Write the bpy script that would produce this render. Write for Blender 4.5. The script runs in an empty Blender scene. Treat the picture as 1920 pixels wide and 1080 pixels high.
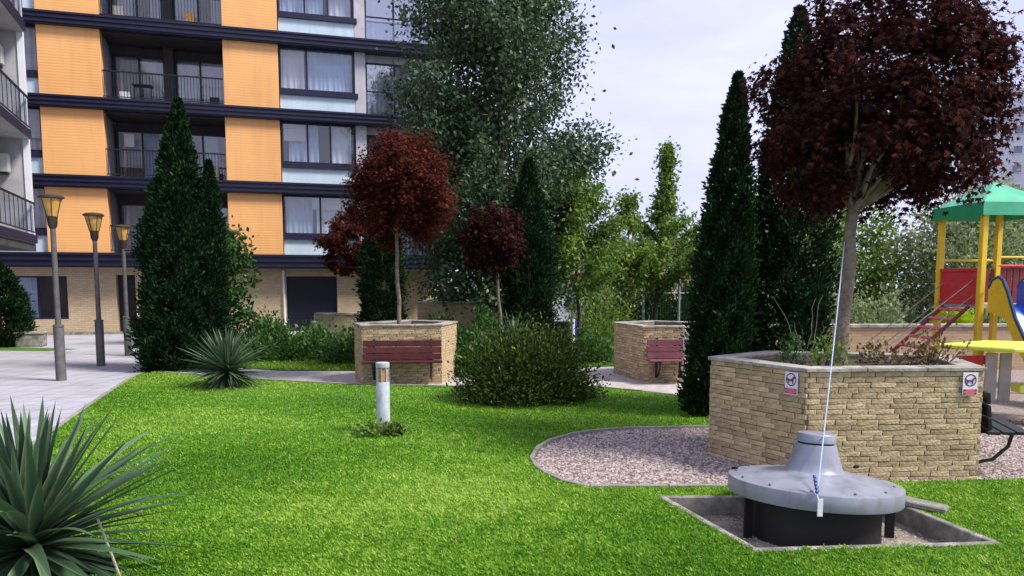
import bpy, bmesh, math, random
import numpy as np
from mathutils import Vector, Matrix
R = math.radians
rng = np.random.default_rng(7)
random.seed(7)
C = bpy.context.scene.collection
SC = bpy.context.scene

# ------------------------------------------------------------------ camera
cam = bpy.data.objects.new('camera', bpy.data.cameras.new('camera'))
C.objects.link(cam)
cam.location = (0, 0, 1.9)
cam.rotation_euler = (R(90 - 5.5), 0, 0)
cam.data.sensor_width = 36
cam.data.lens = 27.0
cam.data.shift_y = 0.0696
cam.data.clip_start = 0.05
cam.data.clip_end = 2000
SC.camera = cam

# ------------------------------------------------------------------ sky and sun
SUN_EL, SUN_AZ = 50, 108          # azimuth measured from +Y towards +X
w = bpy.data.worlds.new('World'); SC.world = w; w.use_nodes = True
nt = w.node_tree; nt.nodes.clear()
o_ = nt.nodes.new('ShaderNodeOutputWorld'); bg = nt.nodes.new('ShaderNodeBackground')
sky = nt.nodes.new('ShaderNodeTexSky'); sky.sky_type = 'NISHITA'; sky.sun_disc = False
sky.sun_elevation = R(SUN_EL); sky.sun_rotation = R(SUN_AZ)
tc = nt.nodes.new('ShaderNodeTexCoord'); mp = nt.nodes.new('ShaderNodeMapping')
mp.inputs['Scale'].default_value = (1.0, 1.0, 3.2)
nz = nt.nodes.new('ShaderNodeTexNoise'); nz.inputs['Scale'].default_value = 2.2; nz.inputs['Detail'].default_value = 7
nz.inputs['Roughness'].default_value = 0.55
rp = nt.nodes.new('ShaderNodeValToRGB')
rp.color_ramp.elements[0].position = 0.3; rp.color_ramp.elements[0].color = (4.2, 4.5, 6.9, 1)
rp.color_ramp.elements[1].position = 0.62; rp.color_ramp.elements[1].color = (6.2, 6.3, 8.6, 1)
mx = nt.nodes.new('ShaderNodeMixRGB'); mx.inputs[0].default_value = 0.88
nt.links.new(tc.outputs['Generated'], mp.inputs[0]); nt.links.new(mp.outputs[0], nz.inputs['Vector'])
nt.links.new(nz.outputs[0], rp.inputs[0]); nt.links.new(sky.outputs[0], mx.inputs[1]); nt.links.new(rp.outputs[0], mx.inputs[2])
nt.links.new(mx.outputs[0], bg.inputs[0]); bg.inputs[1].default_value = 0.1
nt.links.new(bg.outputs[0], o_.inputs[0])
sun = bpy.data.objects.new('sun', bpy.data.lights.new('sun', 'SUN')); C.objects.link(sun)
sun.data.energy = 3.6; sun.data.angle = R(14); sun.data.color = (1, 0.95, 0.86)
sd = Vector((math.cos(R(SUN_EL)) * math.sin(R(SUN_AZ)), math.cos(R(SUN_EL)) * math.cos(R(SUN_AZ)), math.sin(R(SUN_EL))))
sun.rotation_euler = (-sd).to_track_quat('-Z', 'Y').to_euler(); sun.location = sd * 60
SC.view_settings.view_transform = 'Standard'; SC.view_settings.look = 'None'
SC.view_settings.exposure = 0.64; SC.view_settings.gamma = 1.0

# ------------------------------------------------------------------ materials
M = {}
def mat(name, col, rough=0.6, var=0.0, vscale=8, bump=0.0, bscale=60, metal=0.0, col2=None, objvar=0.0, spec=0.4, detail=6):
    m = bpy.data.materials.new(name); m.use_nodes = True; M[name] = m
    n = m.node_tree.nodes; l = m.node_tree.links; p = n['Principled BSDF']
    p.inputs['Base Color'].default_value = (*col, 1); p.inputs['Roughness'].default_value = rough
    p.inputs['Metallic'].default_value = metal; p.inputs['Specular IOR Level'].default_value = spec
    tc = n.new('ShaderNodeTexCoord'); last = None
    if var or col2:
        t = n.new('ShaderNodeTexNoise'); t.inputs['Scale'].default_value = vscale; t.inputs['Detail'].default_value = detail
        l.new(tc.outputs['Object'], t.inputs['Vector'])
        r = n.new('ShaderNodeValToRGB'); r.color_ramp.elements[0].position = 0.33; r.color_ramp.elements[1].position = 0.67
        a = col if col2 else tuple(c * (1 - var) for c in col); b = col2 if col2 else tuple(min(1, c * (1 + var)) for c in col)
        r.color_ramp.elements[0].color = (*a, 1); r.color_ramp.elements[1].color = (*b, 1)
        l.new(t.outputs[0], r.inputs[0]); last = r.outputs[0]
    if objvar:
        oi = n.new('ShaderNodeObjectInfo'); hs = n.new('ShaderNodeHueSaturation')
        mr = n.new('ShaderNodeMapRange'); mr.inputs[3].default_value = 1 - objvar; mr.inputs[4].default_value = 1 + objvar
        l.new(oi.outputs['Random'], mr.inputs[0]); l.new(mr.outputs[0], hs.inputs['Value'])
        if last: l.new(last, hs.inputs['Color'])
        else: hs.inputs['Color'].default_value = (*col, 1)
        last = hs.outputs[0]
    if last: l.new(last, p.inputs['Base Color'])
    if bump:
        t = n.new('ShaderNodeTexNoise'); t.inputs['Scale'].default_value = bscale; t.inputs['Detail'].default_value = 5
        l.new(tc.outputs['Object'], t.inputs['Vector'])
        b = n.new('ShaderNodeBump'); b.inputs['Strength'].default_value = bump; b.inputs['Distance'].default_value = 0.02
        l.new(t.outputs[0], b.inputs['Height']); l.new(b.outputs[0], p.inputs['Normal'])
    return m

def leafmat(name, c0, c1, c2, trans=0.35, rough=0.5, spec=0.3):
    m = bpy.data.materials.new(name); m.use_nodes = True; M[name] = m
    n = m.node_tree.nodes; l = m.node_tree.links; p = n['Principled BSDF']
    at = n.new('ShaderNodeAttribute'); at.attribute_name = 'rnd'
    r = n.new('ShaderNodeValToRGB'); e = r.color_ramp.elements
    e[0].position = 0; e[0].color = (*c0, 1); e[1].position = 1; e[1].color = (*c2, 1)
    k = e.new(0.55); k.color = (*c1, 1)
    l.new(at.outputs['Fac'], r.inputs[0]); l.new(r.outputs[0], p.inputs['Base Color'])
    p.inputs['Roughness'].default_value = rough; p.inputs['Specular IOR Level'].default_value = spec
    t = n.new('ShaderNodeBsdfTranslucent'); l.new(r.outputs[0], t.inputs['Color'])
    x = n.new('ShaderNodeMixShader'); x.inputs[0].default_value = trans
    l.new(p.outputs[0], x.inputs[1]); l.new(t.outputs[0], x.inputs[2]); l.new(x.outputs[0], n['Material Output'].inputs[0])
    return m

mat('soil', (.07, .055, .035), .95, .4, 6, .6, 40)
mat('ground', (.05, .075, .025), .95, col2=(.11, .10, .055), vscale=.25, bump=.4, bscale=12)
mat('lawn', (.05, .14, .008), .95, col2=(.09, .22, .016), vscale=1.3, bump=.5, bscale=90)
mat('paving', (.43, .425, .47), .8, .12, 1.4, .15, 80)
mat('path', (.42, .38, .36), .9, .22, 5, .4, 70)
mat('concrete', (.25, .235, .205), .9, .45, 6, .4, 60)
mat('kerb', (.27, .25, .22), .9, .3, 9, .5, 70, objvar=.1)
mat('pit_floor', (.38, .33, .26), .95, col2=(.10, .095, .06), vscale=4, bump=.6, bscale=50)
mat('coping', (.34, .315, .28), .9, .4, 5, .4, 60)
mat('mortar', (.21, .165, .11), .95, .2, 10, .4, 80)
mat('brick', (.35, .25, .135), .92, col2=(.52, .40, .245), vscale=14, bump=.6, bscale=55, objvar=.24)
mat('stone_chip', (.5, .43, .41), .9, .35, 3, objvar=.0)
mat('gravel', (.36, .30, .285), .95, .3, 45, .9, 60)
mat('hood_grey', (.265, .28, .335), .36, .10, 5, .05, 60, metal=.1)
mat('shaded_black_metal', (.004, .004, .005), .6, .3, 9)  # black metal, deepened because the hood's shade is put into its colour
mat('pole_grey', (.13, .125, .125), .5, .2, 9, metal=.2)
mat('lamp_dark', (.05, .035, .025), .5, .2, 9)
mat('amber', (.62, .36, .10), .3, .15, 8)
mat('white_paint', (.44, .49, .53), .5, .12, 10)
mat('rust', (.45, .22, .07), .7, .35, 20)
mat('bench_red', (.078, .012, .014), .5, .3, 6, .15, 60, objvar=.18)
mat('bench_pink', (.17, .052, .075), .55, .2, 6, .15, 60, objvar=.15)
mat('iron', (.012, .012, .014), .45, .2, 9)
mat('navy', (.013, .013, .040), .42, .2, 3)
mat('navy_shutter', (.006, .006, .022), .5, .1, 3)
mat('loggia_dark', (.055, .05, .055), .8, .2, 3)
mat('spandrel', (.55, .68, .76), .35, .06, 1.5)
mat('pale_column', (.50, .47, .52), .6, .1, 3)
mat('wing_wall', (.40, .39, .41), .75, .1, 3)
mat('white_trim', (.72, .72, .77), .6, .06, 3)
mat('curtain', (.68, .68, .70), .9, .12, 2)
mat('curtain_blue', (.46, .56, .72), .9, .15, 2)
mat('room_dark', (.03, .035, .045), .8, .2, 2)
mat('ac_white', (.55, .55, .53), .5, .08, 4)
mat('bark', (.13, .095, .07), .9, col2=(.24, .19, .15), vscale=14, bump=.8, bscale=35)
mat('bark_dark', (.05, .038, .03), .9, .3, 14, .8, 30)
mat('rope', (.36, .45, .62), .7, .15, 30)
mat('blue_plastic', (.04, .07, .28), .5)
mat('sign_white', (.72, .68, .78), .4)
mat('sign_red', (.62, .13, .17), .4)
mat('sign_ink', (.06, .04, .10), .5)
mat('play_yellow', (.78, .52, .03), .4, .08, 4)
mat('play_lime', (.68, .72, .08), .5, .06, 4)
mat('play_red', (.55, .025, .035), .45, .12, 4)
mat('play_darkred', (.17, .02, .03), .5, .15, 4, objvar=.15)
mat('play_green', (.07, .42, .24), .45, .12, 3)
mat('play_green_shade', (.01, .26, .10), .45, .1, 3)  # shaded copy of the roof green, for the left valance only
mat('play_blue', (.02, .10, .55), .3, .05, 4)
mat('play_navy', (.02, .05, .12), .4)
mat('play_grey', (.42, .40, .40), .7, .1, 5)
mat('far_white', (.62, .62, .70), .8, .06, .2)
mat('far_pane', (.22, .23, .30), .4)
mat('far_cream', (.62, .50, .36), .8, .15, .4)
mat('far_orange', (.60, .26, .10), .8, .1, .4)
mat('fence_metal', (.50, .53, .56), .5, .1, 5, metal=.3)
mat('mesh_green', (.05, .11, .06), .7, .2, 3)

def grime(name, dirt, amount, scale, stretch=(1, 1, 1)):
    m = M[name]; n = m.node_tree.nodes; l = m.node_tree.links; p = n['Principled BSDF']
    tc = n.new('ShaderNodeTexCoord'); mpg = n.new('ShaderNodeMapping'); mpg.inputs['Scale'].default_value = stretch
    t = n.new('ShaderNodeTexNoise'); t.inputs['Scale'].default_value = scale; t.inputs['Detail'].default_value = 9; t.inputs['Roughness'].default_value = .65
    r_ = n.new('ShaderNodeValToRGB'); r_.color_ramp.elements[0].position = .5; r_.color_ramp.elements[1].position = .78
    r_.color_ramp.elements[0].color = (0, 0, 0, 1); r_.color_ramp.elements[1].color = (amount, amount, amount, 1)
    x = n.new('ShaderNodeMixRGB'); x.inputs[2].default_value = (*dirt, 1)
    l.new(tc.outputs['Object'], mpg.inputs[0]); l.new(mpg.outputs[0], t.inputs['Vector']); l.new(t.outputs[0], r_.inputs[0]); l.new(r_.outputs[0], x.inputs[0])
    i = p.inputs['Base Color']
    if i.links: l.new(i.links[0].from_socket, x.inputs[1])
    else: x.inputs[1].default_value = i.default_value
    l.new(x.outputs[0], i)
def orange_mat():
    m = mat('orange_panel', (.86, .40, .12), .6)
    n = m.node_tree.nodes; l = m.node_tree.links; p = n['Principled BSDF']
    tc = n.new('ShaderNodeTexCoord'); wv = n.new('ShaderNodeTexWave'); wv.bands_direction = 'Z'; wv.inputs['Scale'].default_value = 3.1
    b = n.new('ShaderNodeBump'); b.inputs['Strength'].default_value = .14; b.inputs['Distance'].default_value = .02
    l.new(tc.outputs['Object'], wv.inputs['Vector']); l.new(wv.outputs[0], b.inputs['Height']); l.new(b.outputs[0], p.inputs['Normal'])
    t = n.new('ShaderNodeTexNoise'); t.inputs['Scale'].default_value = .8; t.inputs['Detail'].default_value = 6
    r = n.new('ShaderNodeValToRGB'); r.color_ramp.elements[0].position = .3; r.color_ramp.elements[1].position = .7
    r.color_ramp.elements[0].color = (.82, .41, .14, 1); r.color_ramp.elements[1].color = (.90, .47, .175, 1)
    l.new(tc.outputs['Object'], t.inputs['Vector']); l.new(t.outputs[0], r.inputs[0]); l.new(r.outputs[0], p.inputs['Base Color'])
orange_mat()
grime('hood_grey', (.13, .12, .11), .8, 6, (1, 1, .35)); grime('white_paint', (.20, .19, .15), .8, 14, (1, 1, .3)); grime('concrete', (.07, .065, .045), .9, 7)
grime('coping', (.12, .11, .085), .8, 9); grime('kerb', (.10, .09, .07), .7, 9); grime('orange_panel', (.62, .30, .12), .45, 1.6, (2.2, 2.2, .22)); grime('spandrel', (.34, .42, .46), .5, 2, (2, 2, .3))
for k_ in ('play_yellow', 'play_red', 'play_green', 'play_blue', 'play_lime'): grime(k_, (.32, .26, .16), .35, 7)
grime('wing_wall', (.22, .21, .20), .6, 1.2, (1, 1, .3)); grime('paving', (.30, .28, .28), .55, 1.1)
def brickwall_mat(name, c1, c2, mortar, scale, rot=(R(90), 0, 0)):
    m = mat(name, c1, .9)
    n = m.node_tree.nodes; l = m.node_tree.links; p = n['Principled BSDF']
    tc = n.new('ShaderNodeTexCoord'); mpg = n.new('ShaderNodeMapping'); mpg.inputs['Rotation'].default_value = rot
    bt = n.new('ShaderNodeTexBrick'); bt.inputs['Scale'].default_value = scale
    bt.inputs['Color1'].default_value = (*c1, 1); bt.inputs['Color2'].default_value = (*c2, 1); bt.inputs['Mortar'].default_value = (*mortar, 1)
    bt.inputs['Mortar Size'].default_value = .02; bt.inputs['Brick Width'].default_value = .6; bt.inputs['Row Height'].default_value = .18
    l.new(tc.outputs['Object'], mpg.inputs[0]); l.new(mpg.outputs[0], bt.inputs['Vector']); l.new(bt.outputs['Color'], p.inputs['Base Color'])
    b = n.new('ShaderNodeBump'); b.inputs['Strength'].default_value = .5; b.inputs['Distance'].default_value = .01; b.invert = True
    l.new(bt.outputs['Fac'], b.inputs['Height']); l.new(b.outputs[0], p.inputs['Normal'])
brickwall_mat('wall_brick', (.55, .42, .27), (.46, .34, .21), (.36, .29, .2), 2.5)
brickwall_mat('low_wall', (.50, .36, .22), (.40, .27, .16), (.34, .27, .19), 2.6)
def paving_joint():
    m = M['paving']; n = m.node_tree.nodes; l = m.node_tree.links; p = n['Principled BSDF']
    src = p.inputs['Base Color'].links[0].from_socket
    tc = n.new('ShaderNodeTexCoord'); bt = n.new('ShaderNodeTexBrick'); bt.inputs['Scale'].default_value = 2.0
    bt.inputs['Color1'].default_value = (1, 1, 1, 1); bt.inputs['Color2'].default_value = (.88, .88, .9, 1); bt.inputs['Mortar'].default_value = (.42, .41, .40, 1)
    bt.inputs['Mortar Size'].default_value = .016; bt.inputs['Brick Width'].default_value = .8; bt.inputs['Row Height'].default_value = .8; bt.offset = 0
    x = n.new('ShaderNodeMixRGB'); x.blend_type = 'MULTIPLY'; x.inputs[0].default_value = 1
    l.new(tc.outputs['Object'], bt.inputs['Vector']); l.new(src, x.inputs[1]); l.new(bt.outputs['Color'], x.inputs[2]); l.new(x.outputs[0], p.inputs['Base Color'])
paving_joint()
def glass_mat(name, tint, refl):
    m = bpy.data.materials.new(name); m.use_nodes = True; M[name] = m
    n = m.node_tree.nodes; l = m.node_tree.links; n.remove(n['Principled BSDF'])
    t = n.new('ShaderNodeBsdfTransparent'); t.inputs[0].default_value = (*tint, 1)
    g = n.new('ShaderNodeBsdfGlossy'); g.inputs['Roughness'].default_value = .03
    x = n.new('ShaderNodeMixShader'); x.inputs[0].default_value = refl
    l.new(t.outputs[0], x.inputs[1]); l.new(g.outputs[0], x.inputs[2]); l.new(x.outputs[0], n['Material Output'].inputs[0])
glass_mat('glass', (.88, .92, .96), .16)
glass_mat('glass_bright', (.9, .93, .98), .55)
glass_mat('glass_rail', (.80, .84, .92), .22)
def gravel_tex():
    m = M['gravel']; n = m.node_tree.nodes; l = m.node_tree.links; p = n['Principled BSDF']
    tc = n.new('ShaderNodeTexCoord'); v = n.new('ShaderNodeTexVoronoi'); v.inputs['Scale'].default_value = 34
    r = n.new('ShaderNodeValToRGB'); r.color_ramp.elements[0].color = (.15, .115, .10, 1); r.color_ramp.elements[1].color = (.42, .345, .32, 1)
    l.new(tc.outputs['Object'], v.inputs['Vector']); l.new(v.outputs['Color'], r.inputs[0]); l.new(r.outputs[0], p.inputs['Base Color'])
gravel_tex()

leafmat('maple_leaf', (.016, .0062, .0072), (.042, .0125, .0125), (.155, .045, .034), .4, .75, .08)
leafmat('maple_leaf_bright', (.028, .0080, .0070), (.080, .0185, .013), (.27, .070, .036), .42, .75, .08)
leafmat('poplar_leaf', (.022, .052, .022), (.062, .118, .046), (.33, .41, .26), .33)
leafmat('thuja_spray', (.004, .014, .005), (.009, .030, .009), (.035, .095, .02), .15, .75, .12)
leafmat('fresh_leaf', (.06, .13, .02), (.17, .28, .045), (.38, .48, .10), .45)
leafmat('lime_leaf', (.30, .42, .01), (.45, .60, .02), (.62, .72, .06), .4)
leafmat('hazy_leaf', (.13, .18, .07), (.27, .33, .15), (.48, .53, .32), .45)  # haze and backlight put into the leaf colour as paleness
leafmat('mid_leaf', (.02, .06, .014), (.045, .12, .025), (.12, .22, .05), .35)
leafmat('bush_leaf', (.016, .036, .009), (.058, .10, .020), (.27, .34, .075), .32, .7, .1)
leafmat('shrub_leaf', (.03, .09, .018), (.075, .18, .035), (.20, .33, .09), .35)
leafmat('rose_leaf', (.06, .05, .025), (.16, .12, .05), (.34, .22, .12), .3)
leafmat('grass_blade', (.045, .15, .006), (.175, .39, .02), (.46, .62, .11), .42, .6, .2)
def yucca_mat():
    m = leafmat('yucca_leaf', (.032, .066, .036), (.085, .15, .078), (.34, .40, .25), .2, .42, .35)
    n = m.node_tree.nodes; l = m.node_tree.links; p = n['Principled BSDF']; src = p.inputs['Base Color'].links[0].from_socket
    oi = n.new('ShaderNodeObjectInfo'); hs = n.new('ShaderNodeHueSaturation'); mr = n.new('ShaderNodeMapRange')
    mr.inputs[3].default_value = .45; mr.inputs[4].default_value = 1.5
    l.new(oi.outputs['Random'], mr.inputs[0]); l.new(mr.outputs[0], hs.inputs['Value']); l.new(src, hs.inputs['Color']); l.new(hs.outputs[0], p.inputs['Base Color'])
yucca_mat()

# ------------------------------------------------------------------ helpers
def tag(o, label=None, cat=None, group=None, kind=None):
    if label: o['label'] = label
    if cat: o['category'] = cat
    if group: o['group'] = group
    if kind: o['kind'] = kind
    return o
def empty(name, loc=(0, 0, 0), rz=0, label=None, cat=None, group=None):
    o = bpy.data.objects.new(name, None); C.objects.link(o); o.location = loc; o.rotation_euler = (0, 0, rz)
    o.empty_display_size = .1
    return tag(o, label, cat, group)
def link(name, me, m, parent=None, loc=None, rot=None, scale=None):
    o = bpy.data.objects.new(name, me); C.objects.link(o)
    if m and not me.materials: me.materials.append(M[m])
    if parent: o.parent = parent
    if loc is not None: o.location = loc
    if rot is not None: o.rotation_euler = rot
    if scale is not None: o.scale = scale
    return o
def npmesh(name, V, F, rnd=None, smooth=False):
    """V (n,3), F (m,k) all faces with k corners"""
    V = np.asarray(V, dtype=np.float32); F = np.asarray(F, dtype=np.int32)
    me = bpy.data.meshes.new(name); me.vertices.add(len(V)); me.vertices.foreach_set('co', V.ravel())
    k = F.shape[1]; me.loops.add(F.size); me.loops.foreach_set('vertex_index', F.ravel())
    me.polygons.add(len(F)); me.polygons.foreach_set('loop_start', np.arange(0, F.size, k, dtype=np.int32))
    if smooth: me.polygons.foreach_set('use_smooth', np.ones(len(F), dtype=bool))
    if rnd is not None:
        a = me.attributes.new('rnd', 'FLOAT', 'POINT'); a.data.foreach_set('value', np.asarray(rnd, dtype=np.float32))
    me.update(calc_edges=True)
    return me
class MB:
    def __init__(s): s.v = []; s.f = []
    def add(s, vs, fs):
        b = len(s.v); s.v += [tuple(v) for v in vs]; s.f += [tuple(b + i for i in f) for f in fs]; return s
    def box(s, c, d, rz=0, rx=0, ry=0):
        m = Matrix.Rotation(rz, 3, 'Z') @ Matrix.Rotation(ry, 3, 'Y') @ Matrix.Rotation(rx, 3, 'X'); c = Vector(c)
        vs = [c + m @ Vector((x * d[0] / 2, y * d[1] / 2, z * d[2] / 2)) for z in (-1, 1) for x, y in ((-1, -1), (1, -1), (1, 1), (-1, 1))]
        return s.add(vs, [(3, 2, 1, 0), (4, 5, 6, 7), (0, 1, 5, 4), (1, 2, 6, 5), (2, 3, 7, 6), (3, 0, 4, 7)])
    def tube(s, pts, rad, n=8, caps=True):
        pts = [Vector(p) for p in pts]
        if not hasattr(rad, '__len__'): rad = [rad] * len(pts)
        vs = []; ref = None
        for i, p in enumerate(pts):
            t = (pts[min(i + 1, len(pts) - 1)] - pts[max(i - 1, 0)]).normalized()
            if ref is None: ref = Vector((1, 0, 0)) if abs(t.x) < .8 else Vector((0, 1, 0))
            a = (ref - t * ref.dot(t)).normalized(); ref = a; b = t.cross(a)
            vs += [p + (a * math.cos(2 * math.pi * k / n) + b * math.sin(2 * math.pi * k / n)) * rad[i] for k in range(n)]
        fs = []
        for i in range(len(pts) - 1):
            for k in range(n): fs.append((i * n + k, i * n + (k + 1) % n, (i + 1) * n + (k + 1) % n, (i + 1) * n + k))
        if caps: fs += [tuple(range(n))[::-1], tuple((len(pts) - 1) * n + k for k in range(n))]
        return s.add(vs, fs)
    def lathe(s, prof, n=32, c=(0, 0, 0)):
        vs = []; fs = []
        for r, z in prof:
            vs += [(c[0] + r * math.cos(2 * math.pi * k / n), c[1] + r * math.sin(2 * math.pi * k / n), c[2] + z) for k in range(n)]
        for i in range(len(prof) - 1):
            for k in range(n): fs.append((i * n + k, i * n + (k + 1) % n, (i + 1) * n + (k + 1) % n, (i + 1) * n + k))
        fs += [tuple(range(n))[::-1], tuple((len(prof) - 1) * n + k for k in range(n))]
        return s.add(vs, fs)
    def prism(s, poly, z0, z1):
        n = len(poly); vs = [(x, y, z0) for x, y in poly] + [(x, y, z1) for x, y in poly]
        return s.add(vs, [tuple(range(n))[::-1], tuple(range(n, 2 * n))] + [(i, (i + 1) % n, n + (i + 1) % n, n + i) for i in range(n)])
    def extr(s, poly, y0, y1):      # polygon in local xz, extruded along y
        n = len(poly); vs = [(x, y0, z) for x, z in poly] + [(x, y1, z) for x, z in poly]
        return s.add(vs, [tuple(range(n)), tuple(range(n, 2 * n))[::-1]] + [((i + 1) % n, i, n + i, n + (i + 1) % n) for i in range(n)])
    def mesh(s, name, smooth=False, bevel=0, seg=1):
        me = bpy.data.meshes.new(name); me.from_pydata(s.v, [], s.f)
        if bevel:
            bm = bmesh.new(); bm.from_mesh(me)
            bmesh.ops.bevel(bm, geom=list(bm.edges), offset=bevel, segments=seg, affect='EDGES', clamp_overlap=True)
            bm.to_mesh(me); bm.free()
        if smooth:
            me.shade_smooth()
            try: me.set_sharp_from_angle(angle=R(40))
            except Exception: pass
        me.update(); return me
    def build(s, name, m, parent=None, smooth=False, bevel=0, seg=1):
        return link(name, s.mesh(name, smooth, bevel, seg), m, parent)
def sheet(name, outer, z, m, holes=(), sub=None, kind='structure'):
    bm = bmesh.new()
    for loop in (outer, *holes):
        vs = [bm.verts.new((x, y, z)) for x, y in loop]
        for i in range(len(vs)): bm.edges.new((vs[i], vs[(i + 1) % len(vs)]))
    bmesh.ops.triangle_fill(bm, edges=list(bm.edges), use_beauty=True, normal=(0, 0, 1))
    bmesh.ops.recalc_face_normals(bm, faces=list(bm.faces))
    me = bpy.data.meshes.new(name); bm.to_mesh(me); bm.free()
    o = link(name, me, m); o['kind'] = kind; return o
def inside(P, poly):
    x, y = P[:, 0], P[:, 1]; res = np.zeros(len(P), bool); n = len(poly); j = n - 1
    for i in range(n):
        xi, yi = poly[i]; xj, yj = poly[j]
        c = ((yi > y) != (yj > y)) & (x < (xj - xi) * (y - yi) / (yj - yi + 1e-12) + xi); res ^= c; j = i
    return res
def norm(a): return a / (np.linalg.norm(a, axis=1, keepdims=True) + 1e-9)
# leaf templates in (along, across, up); triangles only
DIAMOND = (np.array([(0, 0, 0), (.45, .30, .06), (1, 0, 0), (.45, -.30, .06)]), np.array([(0, 1, 2), (0, 2, 3)]))
SPRAY = (np.array([(0, .04, 0), (.35, .20, .02), (.75, .14, 0), (1, 0, -.03), (.7, -.16, 0), (.3, -.19, .02)]), np.array([(0, 1, 5), (1, 2, 4), (1, 4, 5), (2, 3, 4)]))
def _palm():
    tips = [(-80, .62), (-38, .9), (0, 1.05), (38, .9), (80, .62)]; v = [(0, 0, 0)]
    pts = [(-110, .2)]
    for i, (a, r) in enumerate(tips):
        pts.append((a, r))
        if i < 4: pts.append((a + 20, .42))
    pts.append((110, .2))
    for a, r in pts: v.append((r * math.cos(R(a)), r * math.sin(R(a)), -.18 * r * r))
    return np.array(v), np.array([(0, i, i + 1) for i in range(1, len(v) - 1)])
PALM = _palm()
def leaves(name, P, D, N, size, tpl, m, parent, rnd):
    """P positions, D axis, N rough normals"""
    T, F = tpl; n = len(P); D = norm(D); S = norm(np.cross(N, D)); U = np.cross(D, S)
    s = np.asarray(size).reshape(-1, 1, 1)
    V = P[:, None, :] + s * (T[None, :, 0:1] * D[:, None, :] + T[None, :, 1:2] * S[:, None, :] + T[None, :, 2:3] * U[:, None, :])
    FF = (F[None] + (np.arange(n) * len(T))[:, None, None]).reshape(-1, 3)
    me = npmesh(name, V.reshape(-1, 3), FF, np.repeat(rnd, len(T)))
    return link(name, me, m, parent)
def rdir(n): return norm(rng.normal(size=(n, 3)))

# ------------------------------------------------------------------ ground and setting
PIT = [(1.32, 6.66), (1.72, 5.28), (3.52, 5.42), (3.28, 6.62)]
LAWN = [(-4.1, 1.5), (-4.4, 4.5), (-5.2, 7.6), (-6.05, 10.24), (-6.71, 12.26), (-7.35, 14.3), (-7.85, 16.0), (-7.7, 16.62), (-6.6, 16.0),
        (-4.85, 15.1), (-2.98, 14.43), (-.99, 14.12), (.4, 14.1), (1.48, 14.1), (2.3, 13.5), (2.96, 12.8), (3.5, 11.9), (3.35, 10.7), (2.62, 10.04),
        (2.05, 10.05), (1.54, 9.93), (1.1, 9.76), (.74, 9.51), (.47, 9.15), (.31, 8.72), (.23, 8.18), (.26, 7.8), (.37, 7.49), (.5, 7.2), (.72, 7.0), (2.19, 7.03),
        (2.72, 7.12), (4.65, 7.28), (9.5, 7.2), (9.5, 1.5)]
BED = [(3.35, 10.7), (2.62, 10.02), (2.05, 10.03), (1.54, 9.91), (1.1, 9.74), (.76, 9.5), (.49, 9.15), (.33, 8.72), (.25, 8.18), (.28, 7.8), (.39, 7.5), (.52, 7.22), (.74, 7.02), (2.19, 7.05),
       (2.72, 7.14), (4.65, 7.30), (9.5, 7.22), (16, 8), (16, 17.2), (4.4, 17.2), (3.5, 11.9)]
sheet('ground', [(-400, -60), (400, -60), (400, 500), (-400, 500)], 0, 'ground', [PIT])
sheet('lawn', LAWN, .03, 'lawn', [PIT])
sheet('plaza', [(-40, 0), (-4.0, 0), (-4.1, 1.5), (-4.4, 4.5), (-5.2, 7.6), (-6.05, 10.24), (-6.71, 12.26), (-7.35, 14.3), (-7.95, 16.2), (-8.1, 19), (-8.4, 33), (-40, 30)], .016, 'paving')
sheet('path', [(-7.9, 16.7), (-6.6, 16.02), (-4.85, 15.12), (-2.98, 14.45), (-.99, 14.14), (1.48, 14.12), (2.3, 13.52), (2.96, 12.82), (3.5, 11.92), (4.4, 17.2), (3.6, 18.2), (1.4, 17.6), (-1, 17), (-3.4, 16.9), (-5.2, 17.0), (-7.9, 18.4)], .008, 'path')
BACKLAWN = [(-8.0, 18.45), (-5.2, 17.05), (-3.4, 16.95), (-1, 17.05), (1.4, 17.65), (3.4, 18.2), (4.2, 24), (-1, 26), (-8.2, 27)]
sheet('back_lawn', BACKLAWN, .02, 'lawn')
sheet('gravel_bed', BED, .012, 'gravel')
sheet('pit_floor', [(1.2, 6.8), (1.6, 5.15), (3.65, 5.3), (3.4, 6.75)], -.115, 'pit_floor')
sheet('lawn_strip', [(-19, 22.6), (-13.4, 22.0), (-12.9, 22.7), (-14.6, 23.2), (-19, 24.2)], .024, 'lawn')

# plaza edge: slim pale concrete edging between lawn and plaza
def kerb_run(name, pts, wdt, z0, z1, m, label, cat='kerb', step=.8, parent=None):
    root = empty(name, (0, 0, 0), 0, label, cat)
    for a, b in zip(pts[:-1], pts[1:]):
        a = Vector((*a, 0)); b = Vector((*b, 0)); L = (b - a).length; n = max(1, round(L / step)); d = (b - a) / n; ang = math.atan2(d.y, d.x)
        for i in range(n):
            p = a + d * (i + .5)
            me = MB().box((0, 0, 0), (L / n - .008, wdt, z1 - z0)).mesh('kerb_stone', bevel=.006)
            link('kerb_stone', me, m, root, (p.x, p.y, (z0 + z1) / 2 + random.uniform(-.004, .004)), (0, 0, ang + random.uniform(-.012, .012)))
    return root
kerb_run('kerb', [(2.62, 10.06), (1.54, 9.95), (1.1, 9.78), (.74, 9.53), (.45, 9.15), (.29, 8.72), (.21, 8.18), (.25, 7.8), (.35, 7.48), (.5, 7.18), (.72, 6.98), (2.19, 7.01)], .045, -.05, .055, 'kerb',
         'thin grey concrete edging curving around the pink gravel bed')
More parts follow.
